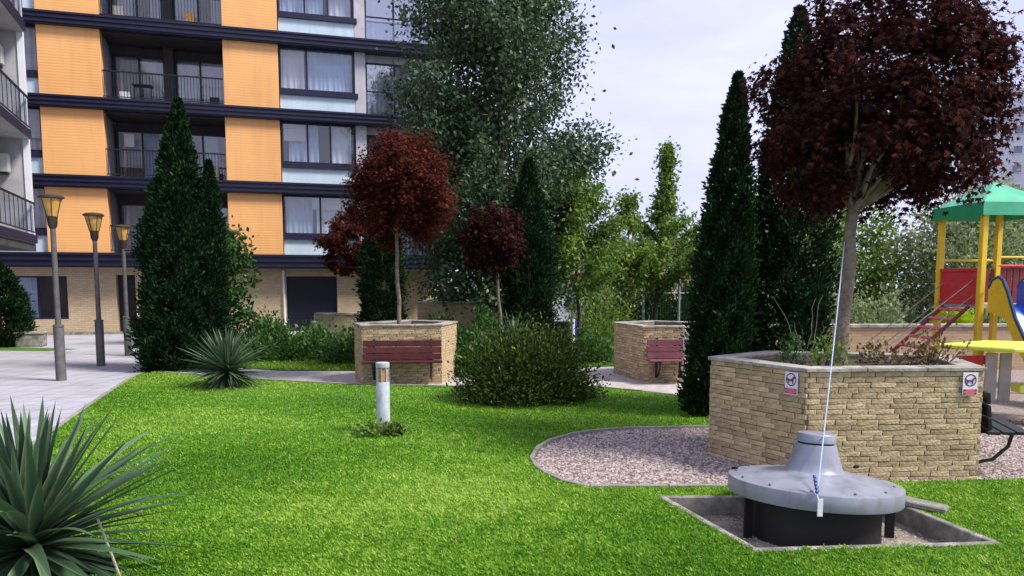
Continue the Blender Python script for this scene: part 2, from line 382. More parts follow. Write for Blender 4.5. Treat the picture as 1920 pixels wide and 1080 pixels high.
kerb_run('kerb', [(-7.7, 16.64), (-6.6, 16.02), (-4.85, 15.12), (-2.98, 14.45), (-.99, 14.14), (1.48, 14.12), (2.3, 13.52), (2.96, 12.82), (3.5, 11.92)], .06, -.05, .05, 'kerb',
         'pale concrete edging between the lawn and the gravel path with benches', step=1.0)
kerb_run('kerb', [(-4.43, 4.5), (-5.23, 7.6), (-6.08, 10.24), (-6.74, 12.26), (-7.38, 14.3), (-7.88, 16.0)], .06, -.05, .05, 'kerb',
         'pale concrete edging between the lawn and the paved plaza', step=1.0)
pf = empty('pit_frame', (2.4, 6, 0), 0, 'sunken concrete frame in the grass around the grey vent hood', 'pit frame')
for i in range(4):
    a = Vector((*PIT[i], 0)); b = Vector((*PIT[(i + 1) % 4], 0)); d = (b - a); L = d.length; p = (a + b) / 2
    k = MB().box((0, 0, 0), (L + (.05 if i % 2 else -.05), .065, .22)).build('kerb_stone', 'concrete', pf, bevel=.008)
    k.location = (p.x - 2.4, p.y - 6, -.066); k.rotation_euler = (0, 0, math.atan2(d.y, d.x))
s_ = MB().box((0, 0, 0), (.42, .16, .05)).build('loose_slab', 'concrete', None, bevel=.01)
s_.location = (3.43, 6.32, .068); s_.rotation_euler = (0, R(4), R(-38)); tag(s_, 'broken concrete slab lying on the pit frame beside the vent hood', 'slab')

# grass blades
def grass(name, poly, dens_fn, ybins, label, holes=(), maxh=.05):
    Ps = []
    for (y0, y1, dens) in ybins:
        xs = [p[0] for p in poly]; x0 = max(min(xs), -.70 * y1 - .3); x1 = min(max(xs), .70 * y1 + .3)
        n = int((x1 - x0) * (y1 - y0) * dens); P = np.c_[rng.uniform(x0, x1, n), rng.uniform(y0, y1, n)]
        k = inside(P, poly)
        for h in holes: k &= ~inside(P, h)
        Ps.append(P[k])
    P = np.vstack(Ps); n = len(P)
    # patchiness
    q = np.sin(P[:, 0] * 2.1 + 1.3 * np.sin(P[:, 1] * 1.7)) * np.sin(P[:, 1] * 2.6 + P[:, 0]) * .5 + np.sin(P[:, 0] * 7.3 + P[:, 1] * 3.1) * np.sin(P[:, 1] * 8.9 - P[:, 0] * 4.0) * .5
    cl = np.sin(P[:, 0] * 23 + 4 * np.sin(P[:, 1] * 9)) * np.sin(P[:, 1] * 27 + 3 * np.sin(P[:, 0] * 11))
    h = maxh * (rng.uniform(.4, 1.0, n) + .2 * q + .2 * cl)
    wd = rng.uniform(.003, .0055, n) * (1 + P[:, 1] * .09)
    a = rng.uniform(0, 2 * np.pi, n); lean = rng.uniform(.1, 1.15, n)
    dx, dy = np.cos(a), np.sin(a); sx, sy = -dy, dx
    z0 = .025
    V = np.zeros((n, 4, 3), np.float32)
    V[:, 0] = np.c_[P[:, 0] + sx * wd, P[:, 1] + sy * wd, np.full(n, z0)]
    V[:, 1] = np.c_[P[:, 0] - sx * wd, P[:, 1] - sy * wd, np.full(n, z0)]
    mx_, my_ = P[:, 0] + dx * h * lean * .45, P[:, 1] + dy * h * lean * .45
    V[:, 2] = np.c_[mx_ - sx * wd * .8, my_ - sy * wd * .8, z0 + h * .62]
    V[:, 3] = np.c_[P[:, 0] + dx * h * lean * 1.1, P[:, 1] + dy * h * lean * 1.1, z0 + h]
    F = (np.array([(0, 1, 2), (0, 2, 3)])[None] + (np.arange(n) * 4)[:, None, None]).reshape(-1, 3)
    q2 = np.sin(P[:, 0] * .9 + 2 * np.sin(P[:, 1] * .55)) * np.sin(P[:, 1] * .8 + 1.5 * np.sin(P[:, 0] * .6))
    rnd = np.clip(.50 + .2 * q + .25 * q2 + .14 * cl + rng.normal(0, .24, n), 0, 1)
    me = npmesh(name, V.reshape(-1, 3), F, np.repeat(rnd, 4))
    return tag(link(name, me, 'grass_blade'), label, 'grass', kind='stuff')
PITB = [(1.27, 6.72), (1.69, 5.23), (3.58, 5.38), (3.34, 6.68)]
grass('grass', LAWN, None, [(4.3, 5.5, 17000), (5.5, 7, 12000), (7, 9, 6500), (9, 12, 3400), (12, 16.7, 1700)], 'short bright green mown grass of the lawn', [PIT], .032)
grass('grass', BACKLAWN, None, [(16.9, 20, 700), (20, 27, 300)], 'green grass strip behind the gravel path', (), .09)

# gravel stones
def stones(name, poly, n, label, zone, size=(.012, .022), holes=(), z0=.016):
    P = np.c_[rng.uniform(zone[0], zone[1], n), rng.uniform(zone[2], zone[3], n)]
    k = inside(P, poly)
    for h in holes: k &= ~inside(P, h)
    P = P[k]; n = len(P)
    T = np.array([(1, 0, 0), (0, 1, 0), (-1, 0, 0), (0, -1, 0), (0, 0, .7), (0, 0, -.5)], float)
    F = np.array([(0, 1, 4), (1, 2, 4), (2, 3, 4), (3, 0, 4)])
    a = rng.uniform(0, 6.28, n); s = rng.uniform(size[0], size[1], n); ax = rng.uniform(.7, 1.5, n)
    X = T[None, :, 0] * ax[:, None]; Y = T[None, :, 1] * np.ones((n, 1))
    V = np.stack([P[:, 0:1] + s[:, None] * (X * np.cos(a)[:, None] - Y * np.sin(a)[:, None]), P[:, 1:2] + s[:, None] * (X * np.sin(a)[:, None] + Y * np.cos(a)[:, None]), z0 + s[:, None] * T[None, :, 2] * rng.uniform(.7, 1.3, (n, 1))], -1)
    me = npmesh(name, V.reshape(-1, 3), (F[None] + (np.arange(n) * 6)[:, None, None]).reshape(-1, 3), np.repeat(rng.uniform(0, 1, n), 6))
    return tag(link(name, me, 'stone_leafless'), label, 'gravel', kind='stuff')
def stone_rnd():
    m = mat('stone_leafless', (.5, .43, .41), .9); n = m.node_tree.nodes; l = m.node_tree.links
    at = n.new('ShaderNodeAttribute'); at.attribute_name = 'rnd'; r = n.new('ShaderNodeValToRGB')
    r.color_ramp.elements[0].color = (.10, .075, .068, 1); r.color_ramp.elements[1].color = (.50, .41, .38, 1)
    l.new(at.outputs['Fac'], r.inputs[0]); l.new(r.outputs[0], n['Principled BSDF'].inputs['Base Color'])
stone_rnd()
stones('gravel', BED, 42000, 'loose pinkish grey gravel stones around the large brick planter', (.2, 7.5, 6.9, 10.7))
stones('pit_grit', [(1.36, 6.6), (1.76, 5.34), (3.46, 5.47), (3.24, 6.56)], 5200, 'grit and crumbs scattered over the floor of the sunken frame', (1.3, 3.6, 5.3, 6.7), (.004, .012), (), -.114)

# ------------------------------------------------------------------ brick planters with benches
BRICK_VAR = []
for i in range(9):
    r_ = random.Random(i); nx, nz = 4, 3; V = []; F = []
    for iz in range(nz):
        for ix in range(nx):
            e = ix in (0, nx - 1) or iz in (0, nz - 1)
            V.append((-.1025 + .205 * ix / (nx - 1) + r_.uniform(-.004, .004), -.025 + (.0015 if e else -.0005) + r_.uniform(-.002, .002), -.023 + .046 * iz / (nz - 1) + r_.uniform(-.003, .003)))
    for iz in range(nz - 1):
        for ix in range(nx - 1): F.append((iz * nx + ix, iz * nx + ix + 1, (iz + 1) * nx + ix + 1, (iz + 1) * nx + ix))
    k = len(V); V += [(-.1, .025, -.023), (.1, .025, -.023), (.1, .025, .023), (-.1, .025, .023)]
    c0, c1, c2, c3 = 0, nx - 1, nx * nz - 1, nx * (nz - 1)
    F += [tuple(range(nx))[::-1] + (k, k + 1), tuple(range(c3, nx * nz)) + (k + 2, k + 3), tuple(range(c1, nx * nz, nx))[::-1] + (k + 1, k + 2)[::1], tuple(range(0, nx * nz, nx)) + (k + 3, k)]
    me = bpy.data.meshes.new('brick'); me.from_pydata(V, [], F); me.update(); me.materials.append(M['brick']); BRICK_VAR.append(me)
def planter(loc, poly, h, vis, label, fill_z, group=None, n_ind=True):
    root = empty('brick_planter', (loc[0], loc[1], 0), 0, label, 'planter', group)
    pl = [(x - loc[0], y - loc[1]) for x, y in poly]; n = len(pl)
    cx = sum(p[0] for p in pl) / n; cy = sum(p[1] for p in pl) / n
    def off(d):      # inset polygon by d
        out = []
        for i in range(n):
            p0, p1, p2 = Vector(pl[i - 1]), Vector(pl[i]), Vector(pl[(i + 1) % n])
            e1 = (p1 - p0).normalized(); e2 = (p2 - p1).normalized(); n1 = Vector((-e1.y, e1.x)); n2 = Vector((-e2.y, e2.x))
            b = (n1 + n2).normalized(); out.append(tuple(p1 + b * (d / b.dot(n1))))
        return out
    # wall core as a ring
    o1, i1 = off(.03), off(.2); mb = MB()
    vs = [(x, y, z) for z in (-.05, h - .002) for x, y in o1] + [(x, y, z) for z in (-.05, h - .002) for x, y in i1]
    fs = []
    for i in range(n):
        j = (i + 1) % n
        fs += [(i, j, n + j, n + i), (2 * n + j, 2 * n + i, 3 * n + i, 3 * n + j), (n + i, n + j, 3 * n + j, 3 * n + i)]
    mb.add(vs, fs).build('wall_core', 'mortar', root)
    MB().prism(off(.19), fill_z - .3, fill_z).build('soil', 'soil', root)
    rest = MB(); ch = .0505; nc = int((h - .0) / ch)
    for e in range(n):
        a = Vector((*pl[e], 0)); b = Vector((*pl[(e + 1) % n], 0)); d = b - a; L = d.length; d.normalize(); nrm = Vector((d.y, -d.x, 0)); ang = math.atan2(d.y, d.x)
        for c in range(nc):
            z = (c + .5) * ch * (h / (nc * ch)); st = 0 if c % 2 == 0 else -.1075; x = st + random.uniform(-.05, .0)
            while x < L - .01:
                x0 = max(x, .004 if c % 2 else .03); bl = random.uniform(.18, .27); x1 = min(x + bl, L - (.03 if c % 2 else .004)); x += bl + .007
                if x1 - x0 < .035: continue
                p = a + d * ((x0 + x1) / 2) - nrm * (.026 + random.uniform(-.003, .003))
                if e in vis:
                    o = link('brick', random.choice(BRICK_VAR), None, root, (p.x, p.y, z + random.uniform(-.002, .002)), (0, 0, ang + random.uniform(-.012, .012)), ((x1 - x0) / .205, 1, 1))
                else: rest.box((p.x, p.y, z), (x1 - x0, .05, .046), ang)
    if rest.v: tag(rest.build('brick_courses', 'brick', root), kind='stuff')
    co, ci = off(-.022), off(.2)
    for e in range(n):
        j = (e + 1) % n; q = [Vector((*p, 0)) for p in (co[e], co[j], ci[j], ci[e])]; k = max(1, round((q[1] - q[0]).length / .6))
        for t in range(k):
            g0, g1 = t / k + (.004 if t else 0), (t + 1) / k - (.004 if t < k - 1 else .002)
            pp = [q[0].lerp(q[1], g0), q[0].lerp(q[1], g1), q[3].lerp(q[2], g1), q[3].lerp(q[2], g0)]
            MB().prism([(p.x, p.y) for p in pp], h, h + .036 + random.uniform(-.003, .003)).build('coping_slab', 'coping', root, bevel=.006)
    return root
def bench(p, ang, L, m, label, nback=3, x0=0.0):
    """local x along the wall, -y outwards; mounted on a wall"""
    root = empty('wall_bench', (p[0], p[1], 0), ang, label, 'bench')
    for i in range(nback):
        b = MB().box((x0 + L / 2, -.085 + .012 * i - .02, .545 + i * .128), (L, .035, .115), rx=R(-6)).build('back_slat', m, root, bevel=.006)
    for i in range(3):
        MB().box((x0 + L / 2, -.14 - .125 * i, .46 + .006 * i), (L + .02, .115, .035)).build('seat_slat', m, root, bevel=.006)
    for s in (.2, L - .2):
        MB().extr([(-.05, 0), (-.47, 0)][:0] or [(x0 + s - .02, .10), (x0 + s + .02, .10), (x0 + s + .02, .88), (x0 + s - .02, .88)], -.062, -.028).build('bracket', 'iron', root)
        MB().tube([(x0 + s, -.05, .12), (x0 + s, -.2, .16), (x0 + s, -.33, .3), (x0 + s, -.36, .43)], .018, 6).build('bracket_arm', 'iron', root, smooth=True)
        MB().box((x0 + s, -.25, .432), (.04, .4, .02)).build('seat_bearer', 'iron', root)
    return root
BIGP = [(2.19, 8.45), (2.8, 7.24), (4.55, 7.35), (4.95, 8.75), (3.05, 9.2)]
planter((3.5, 8.4), BIGP, 1.08, (0, 1), 'large buff brick planter holding the tall dark red maple, two warning signs on it', 1.05)
SP = [(-3.17, 15.4), (-2.86, 14.58), (-1.36, 14.74), (-1.15, 16.0), (-2.2, 16.8)]
planter((-2.2, 15.5), SP, 1.12, (0, 1), 'buff brick planter with a dark red bench across its front', 1.05)
RP = [(2.2, 16.55), (2.56, 14.91), (3.47, 14.95), (4.2, 16.2), (3.2, 17.3)]
planter((3.1, 16), RP, 1.08, (0, 1), 'buff brick planter with a faded pink bench near the slim conifers', 1.0)
bench((-2.86, 14.58), math.atan2(.16, 1.5), 1.48, 'bench_red', 'dark red slatted bench fixed to the brick planter under the red maple', 3, .03)
bench((2.56, 14.91), math.atan2(.04, .91), .86, 'bench_pink', 'faded pinkish slatted bench fixed to a brick planter beside slim conifers', 3, .05)
dv = Vector((.45, 1.55)); bench((4.55, 7.35), math.atan2(dv.y, dv.x), 1.3, 'iron', 'dark slatted bench on the side of the large planter facing the playground', 3, .1)

# warning signs
def sign(p, ang, label, wd=.15, ht=.22):
    root = empty('warning_sign', p, ang, label, 'sign', None)
    MB().box((0, -.004, 0), (wd, .006, ht)).build('board', 'sign_white', root, bevel=.002)
    MB().box((0, -.009, -ht * .34), (wd * .9, .003, ht * .24)).build('red_strip', 'sign_red', root)
    for sx in (-1, 1):
        for sz in (-.26, -.42): MB().box((sx * wd * .36, -.0115, ht * sz), (wd * .12, .002, ht * .05)).build('strip_mark', 'sign_ink', root)
    r0, r1, n = wd * .33, wd * .40, 28; mb = MB(); vs = []; fs = []
    for k in range(n):
        a = 2 * math.pi * k / n
        for r in (r0, r1): vs.append((r * math.cos(a), -.0085, ht * .17 + r * math.sin(a)))
    for k in range(n): j = (k + 1) % n; fs.append((2 * k, 2 * j, 2 * j + 1, 2 * k + 1))
    mb.add(vs, fs).build('ring', 'sign_ink', root)
    dog = [(-.30, -.02), (-.34, .10), (-.28, .10), (-.24, .02), (.08, .04), (.16, .16), (.22, .22), (.36, .17), (.36, .10), (.22, .07), (.17, -.10), (.17, -.26), (.11, -.26), (.08, -.10), (-.16, -.10), (-.2, -.26), (-.26, -.26), (-.25, -.10)]
    MB().extr([(x * wd, ht * .17 + z * wd) for x, z in dog], -.0115, -.0095).build('dog_pictogram', 'sign_ink', root)
    MB().box((0, -.0135, ht * .17), (wd * .66, .002, wd * .05), ry=R(-40)).build('bar', 'sign_red', root)
    return root
a0 = math.atan2(7.24 - 8.45, 2.8 - 2.19); e0 = Vector((math.cos(a0), math.sin(a0))); n0 = Vector((e0.y, -e0.x))
q = Vector((2.8, 7.24)) - e0 * .17 + n0 * .016; sign((q.x, q.y, .955), a0, 'small white and red no dogs sign on the angled planter face beside the rope', .16)
a1 = math.atan2(.11, 1.75); e1 = Vector((math.cos(a1), math.sin(a1))); n1 = Vector((e1.y, -e1.x))
q = Vector((4.55, 7.35)) - e1 * .15 + n1 * .016; sign((q.x, q.y, .955), a1, 'small white and red no dogs sign at the planter corner beside the playground')

# ------------------------------------------------------------------ vent hood
hd = empty('vent_hood', (2.455, 6.15, -.045), 0, 'grey metal mushroom vent hood on a black drum in a sunken concrete frame', 'vent')
tilt = (R(-3.4), R(2.8), 0)
h1 = MB().lathe([(.64, .232), (.672, .235), (.675, .24), (.675, .352), (.672, .358), (.65, .364), (.45, .40), (.27, .43), (.225, .445)], 64).build('hood', 'hood_grey', hd, True); h1.rotation_euler = tilt
h2 = MB().lathe([(.235, .44), (.215, .46), (.195, .52), (.158, .655), (.150, .66)], 48).build('stack', 'hood_grey', hd, True); h2.rotation_euler = tilt
h3 = MB().lathe([(.138, .65), (.138, .675)], 48).build('groove', 'shaded_black_metal', hd, True); h3.rotation_euler = tilt
h4 = MB().lathe([(.145, .672), (.153, .676), (.153, .735), (.145, .745), (.12, .747)], 48).build('stack_cap', 'hood_grey', hd, True); h4.rotation_euler = tilt
MB().lathe([(.55, -.10), (.55, -.08), (.53, -.075), (.525, -.06), (.525, .27)], 48).build('drum', 'shaded_black_metal', hd, True)
for a in (196, 345, 60, 120):
    MB().box((.59 * math.cos(R(a)), .59 * math.sin(R(a)), .07), (.07, .02, .36), R(a)).build('leg', 'shaded_black_metal', hd)
for a in (150, 35):
    b_ = MB().box((.63 * math.cos(R(a)), .63 * math.sin(R(a)), .385), (.05, .025, .02), R(a)).build('clip', 'shaded_black_metal', hd)
for k_ in range(12):
    a = R(k_ * 30 + 8); b_ = MB().lathe([(.010, 0), (.010, .010), (.006, .014)], 8).build('bolt', 'pole_grey', hd); b_.location = (.60 * math.cos(a), .60 * math.sin(a), .371 + .60 * (math.cos(a) * -math.sin(R(2.8)) - math.sin(a) * math.sin(R(3.4))))
rp0 = Vector((2.24, 5.52, .37)); rp1 = Vector((3.66, 8.53, 2.45))
pts = [Vector((2.26, 5.465, .22)), Vector((2.235, 5.462, .33)), rp0]
for i in range(1, 13):
    t = i / 12; p = rp0.lerp(rp1, t); p.z -= .10 * math.sin(math.pi * t) * .6; pts.append(p)
rope = empty('rope', (2.24, 5.5, .2), 0, 'pale blue rope stretched from the vent hood rim up to the maple trunk', 'rope')
MB().tube([p - Vector((2.24, 5.5, .2)) for p in pts], .0055, 6).build('cord', 'rope', rope, True)
MB().box((.0, -.045, .09), (.04, .008, .13), .05).build('white_tag', 'white_trim', rope, bevel=.002)
for i in range(5): MB().tube([(-.003 + .004 * i, .02 + .02 * i, .185 + .022 * i), (.012, .035 + .02 * i, .20 + .022 * i)], .013, 6).build('chain_link', 'blue_plastic', rope, True)

# ------------------------------------------------------------------ lamps and bollards
def lamp_proto():
    root = empty('street_lamp')
    MB().lathe([(.095, 0), (.095, 1.03), (.088, 1.06), (.10, 1.065), (.10, 1.10), (.07, 1.115)], 20).build('sleeve', 'pole_grey', root, True)
    MB().lathe([(.055, 1.08), (.048, 3.0), (.05, 3.02)], 16).build('pole', 'pole_grey', root, True)
    MB().lathe([(.05, 2.98), (.085, 3.05), (.095, 3.2), (.10, 3.22)], 20).build('neck', 'lamp_dark', root, True)
    MB().lathe([(.098, 3.22), (.185, 3.56)], 24).build('lantern_glass', 'amber', root, True)
    f = MB()
    for k in range(6):
        a = k * math.pi / 3; f.tube([(.102 * math.cos(a), .102 * math.sin(a), 3.21), (.19 * math.cos(a), .19 * math.sin(a), 3.57)], .008, 5)
    f.build('lantern_frame', 'lamp_dark', root)
    MB().lathe([(.19, 3.555), (.23, 3.57), (.23, 3.60), (.18, 3.63), (.04, 3.65)], 24).build('cap', 'lamp_dark', root, True)
    return root
def copy_tree(o, parent=None):
    c = o.copy(); C.objects.link(c); c.parent = parent
    for ch in list(o.children): copy_tree(ch, c)
    return c
LP = [((-8.96, 15.16), 1.0, 'dark post lamp with amber lantern standing alone on the paving before the ground floor window'),
      ((-9.67, 17.98), .975, 'dark post lamp with amber lantern in front of the lower beige brick wall'),
      ((-10.32, 20.58), .955, 'dark post lamp with amber lantern beside the dark doorway'),
      ((-11.25, 24.0), .90, 'dark post lamp with amber lantern half hidden behind the tall conifer'),
      ((-8.42, 12.3), 1.0, 'dark post lamp of which only the foot shows beside the plaza edge')]
lp = lamp_proto()
for i, (p, s, lb) in enumerate(LP):
    o = lp if i == 0 else copy_tree(lp)
    o.location = (p[0], p[1], .016); o.scale = (s, s, s); o.rotation_euler = (0, 0, i * .4); tag(o, lb, 'street lamp', 'post lamps along the plaza')
def bollard(p, label, h=.91):
    root = empty('bollard_light', (*p, .02), 0, label, 'bollard')
    MB().lathe([(.085, 0), (.085, h - .26), (.08, h - .25)], 24).build('post', 'white_paint', root, True)
    MB().lathe([(.066, h - .26), (.066, h - .06)], 20).build('lamp_core', 'rust', root, True)
    for k in range(8):
        a = k * math.pi / 4; MB().box((.075 * math.cos(a), .075 * math.sin(a), h - .155), (.014, .012, .2), a).build('bar', 'white_paint', root)
    MB().lathe([(.085, h - .065), (.088, h - .05), (.086, h - .005), (.07, h)], 24).build('cap', 'white_paint', root, True)
bollard((-1.64, 9.68), 'weathered white bollard light with rusty head standing alone in the lawn')
bollard((-5.2, 20.2), 'slim white bollard light among the leafy shrubs behind the path', .95)

# ------------------------------------------------------------------ apartment building
BP = Vector((-17.2, 28.9, 0)); BA = R(16.5)
ab = empty('apartment_building', BP, BA, 'orange panelled apartment building with navy floor bands and recessed balconies', 'building')
ZB = [2.58, 5.52, 8.40, 11.30, 14.2]; ZT = [3.12, 5.96, 8.81, 11.75, 14.65]
U0, U1 = -9.0, 15.3
def bbox(name, m, x0, x1, y0, y1, z0, z1, parent=ab, bevel=0):
    return MB().box(((x0 + x1) / 2, (y0 + y1) / 2, (z0 + z1) / 2), (x1 - x0, y1 - y0, z1 - z0)).build(name, m, parent, bevel=bevel)
for k in range(5):
    z0, z1 = ZB[k], ZT[k]; pr = -.32 if k else -.4
    fb = bbox('floor_band', 'navy', U0, U1, pr, 1.6, z0, z1)
    for j in range(3):
        zz = z0 + (z1 - z0) * (.1 + .37 * j); bbox('fin', 'navy', U0, U1, pr - .05, pr + .002, zz, zz + .075, fb)
bbox('core_wall', 'wing_wall', U0, U1 - .05, 3.2, 12, 0, 14.9)
bbox('roof_slab', 'navy', U0, U1, -.1, 12.2, 14.9, 15.1)
def curtain(x0, x1, y, z0, z1, m, parent, amp=.03, gap=False):
    n = int((x1 - x0) / .04); V = []; F = []
    for i in range(n + 1):
        x = x0 + (x1 - x0) * i / n; yy = y + amp * math.sin(i * 1.35 + 1.2 * math.sin(i * .4))
        V += [(x, yy, z0), (x, yy, z1)]
    F = [(2 * i, 2 * i + 2, 2 * i + 3, 2 * i + 1) for i in range(n)]
    return link('curtain', npmesh('curtain', V, F, smooth=True), m, parent)
def window(x0, x1, y, z0, z1, parts, cur, dark=False, gl='glass'):
    w_ = MB()
    t = .06
    for (a, b, c, d) in ((x0, x1, z0, z0 + t), (x0, x1, z1 - t, z1), (x0, x0 + t, z0 + t, z1 - t), (x1 - t, x1, z0 + t, z1 - t)): w_.box(((a + b) / 2, y, (c + d) / 2), (b - a, .08, d - c))
    for p in parts: w_.box((x0 + (x1 - x0) * p, y, (z0 + z1) / 2), (.07, .078, z1 - z0 - 2 * t))
    f = w_.build('window', 'navy', ab)
    e = [x0 + t] + [x0 + (x1 - x0) * p for p in parts] + [x1 - t]
    for a, b in zip(e[:-1], e[1:]):
        MB().add([(a, y + .01, z0 + t), (b, y + .01, z0 + t), (b, y + .01, z1 - t), (a, y + .01, z1 - t)], [(0, 1, 2, 3)]).build('pane', gl, f)
    for (ca, cb, cm) in cur: curtain(x0 + (x1 - x0) * ca, x0 + (x1 - x0) * cb, y + .2, z0 + .02, z1 - .02, cm, f)
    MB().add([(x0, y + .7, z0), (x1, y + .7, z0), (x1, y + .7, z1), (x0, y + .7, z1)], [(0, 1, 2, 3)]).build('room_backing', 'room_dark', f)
for k in range(4):
    za, zb = ZT[k] + .003, ZB[k + 1] - .003
    # orange panels
    for (a, b) in ((-.05, 2.03), (6.28, 8.32)):
        bbox('orange_panel', 'orange_panel', a, b, -.16, .3, za, zb, bevel=.01)
        bbox('pier', 'pale_column', a + .06, b - .06, .302, 3.2, za, zb)
    # left side bay
    bbox('spandrel', 'spandrel', -2.6, -.06, .0, .2, za, za + .62)
    bbox('sill_rail', 'navy', -2.6, -.06, -.08, .2, za + .622, za + .84)
    window(-2.6, -.06, .1, za + .845, zb, (.5,), ((0, 1, 'curtain'),))
    bbox('orange_panel', 'orange_panel', -4.8, -2.62, -.16, .3, za, zb)
    bbox('bay_wall', 'wing_wall', U0, -4.82, .0, .3, za, zb)
    # recessed loggia
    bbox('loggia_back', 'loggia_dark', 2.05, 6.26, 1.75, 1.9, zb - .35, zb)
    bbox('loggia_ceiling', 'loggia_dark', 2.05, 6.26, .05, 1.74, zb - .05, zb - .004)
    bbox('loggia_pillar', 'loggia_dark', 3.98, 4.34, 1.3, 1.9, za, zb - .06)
    dark = (k == 1)
    for (a, b) in ((2.1, 3.96), (4.36, 6.22)):
        cur = ((.04, .46, 'curtain'), (.54, .96, 'curtain')) if not dark else ((.5, .8, 'curtain_blue'),)
        if k == 3: cur = ((.05, .4, 'curtain'), (.75, .95, 'curtain'))
        window(a, b, 1.8, za, zb - .36, (.5,), cur, gl='glass')
    # railing of thin bars
    rl = MB(); rl.box((4.15, -.12, za + 1.02), (4.2, .05, .05)); rl.box((4.15, -.12, za + .10), (4.2, .035, .035))
    n = 38
    for i in range(n): rl.box((2.1 + 4.1 * i / (n - 1), -.12, za + .56), (.018, .018, .88))
    rl.build('railing', 'iron', ab)
    # window bay
    bbox('spandrel', 'spandrel', 8.36, 11.28, .0, .2, za, za + .62)
    bbox('sill_rail', 'navy', 8.34, 11.40, -.10, .2, za + .622, za + .82)
    if k == 2: cur = ((.02, .33, 'curtain'), (.36, .98, 'curtain_blue'))
    elif k == 1: cur = ((.66, .95, 'curtain'), (.1, .5, 'curtain_blue'))
    elif k == 0: cur = ((.04, .4, 'curtain_blue'), (.45, .98, 'curtain'))
    else: cur = ((.03, .6, 'curtain_blue'), (.66, .97, 'curtain'))
    window(8.36, 11.26, .1, za + .83, zb, (.36,) if k == 2 else (.35, .66) if k else (.5,), cur, gl='glass')
    bbox('bay_floor', 'loggia_dark', 8.36, 11.26, .25, 3.2, za, za + .05)
    bbox('pale_column', 'pale_column', 11.29, 11.72, .0, .5, za, zb, bevel=.01)
    # glazed loggia
    window(11.75, 15.2, .3, za, zb - .3, (.34, .66), ((.0, 1, 'white_trim'),), gl='glass_bright')  # full white curtain stands in for the sky reflected in this glass
    bbox('lintel', 'wing_wall', 11.75, 15.25, .25, .5, zb - .3, zb)
    MB().add([(11.75, .04, za + .05), (15.2, .04, za + .05), (15.2, .04, za + .95), (11.75, .04, za + .95)], [(0, 1, 2, 3)]).build('glass_rail', 'glass_rail', ab)
    bbox('handrail', 'navy', 11.75, 15.2, .01, .07, za + .95, za + 1.0)
    bbox('end_post', 'white_trim', 15.2, 15.28, .0, .12, za, zb)
for (x0, x1, y, k, fr) in ((-2.5, -.16, .16, 1, .7), (8.45, 9.3, .17, 1, .45), (9.5, 11.2, .17, 0, .35), (4.42, 5.25, 1.86, 3, .6), (5.3, 6.15, 1.86, 2, .5), (2.15, 3.0, 1.86, 1, .75)):
    zt = ZB[k + 1] - (.42 if y > 1 else .07); hh = (1.9 if y > 1 else 1.5) * fr
    bl_ = MB(); nb = int(hh / .06)
    for j in range(nb): bl_.box(((x0 + x1) / 2, y, zt - .03 - j * .06), (x1 - x0, .02, .05), rx=R(18))
    bl_.build('blind', 'white_trim', ab)
for (x, k, m_) in ((2.5, 2, 'white_trim'), (5.7, 2, 'loggia_dark'), (2.4, 3, 'play_grey'), (4.9, 3, 'rust'), (5.6, 1, 'far_cream')):
    bbox('balcony_box', m_, x, x + .35, .5, .8, ZT[k] + .001, ZT[k] + .001 + .45 + .2 * (k % 2))
# balcony furniture on the second loggia
tb = empty('balcony_table', (BP.x, BP.y, 0), BA, 'small dark table and chair silhouettes behind the balcony railing', 'table')
MB().box((3.3, .6, ZT[2] + .72), (.7, .5, .03)).build('table_top', 'iron', tb)
for x in (3.0, 3.6): MB().tube([(x, .6, ZT[2]), (x, .6, ZT[2] + .71)], .02, 6).build('leg', 'iron', tb)
# ground floor
ZG = ZB[0] - .004
for (a, b) in ((-9, -1.55), (.42, 2.1), (2.78, 8.4), (10.42, 11.5)): bbox('brick_wall', 'wall_brick', a, b, .25, 1.0, 0, ZG)
bbox('brick_wall', 'wall_brick', -1.55, .42, .25, 1.0, 0, .62); bbox('brick_wall', 'wall_brick', -1.55, .42, .25, 1.0, 2.25, ZG)
bbox('brick_wall', 'wall_brick', 8.4, 10.42, .25, 1.0, 2.27, ZG); bbox('brick_wall', 'wall_brick', 2.1, 2.78, .25, 1.0, 2.3, ZG)
bbox('brick_wall', 'wall_brick', 11.5, U1, 1.6, 2.2, 0, ZG)
window(-1.55, .42, .32, .62, 2.25, (.5,), ((0, .48, 'curtain_blue'),), gl='glass')
bbox('door', 'navy_shutter', 2.12, 2.76, .62, .68, 0, 2.3)
sh = bbox('roller_shutter', 'navy_shutter', 8.42, 10.4, .4, .46, 0, 2.26)
for j in range(18): bbox('shutter_slat', 'navy_shutter', 8.44, 10.38, .385, .402, .03 + j * .124, .03 + j * .124 + .108, sh)
MB().tube([(8.3, .19, 0), (8.3, .19, 2.5)], .05, 10).build('downpipe', 'white_trim', ab, True)
bbox('plinth', 'concrete', -9, 8.2, .19, .248, 0, .12)
w2 = MB().box((2.65, 1.2, ZT[1] + 1.6), (.35, .05, .5)); w2.build('wall_box', 'white_trim', ab)

# ------------------------------------------------------------------ grey wing at the left
WQ = Vector((-13.5, 22.0, 0)); WA = R(21)
wg = empty('apartment_wing', WQ, WA, 'grey rendered apartment wing with stacked balconies and air conditioners', 'building')
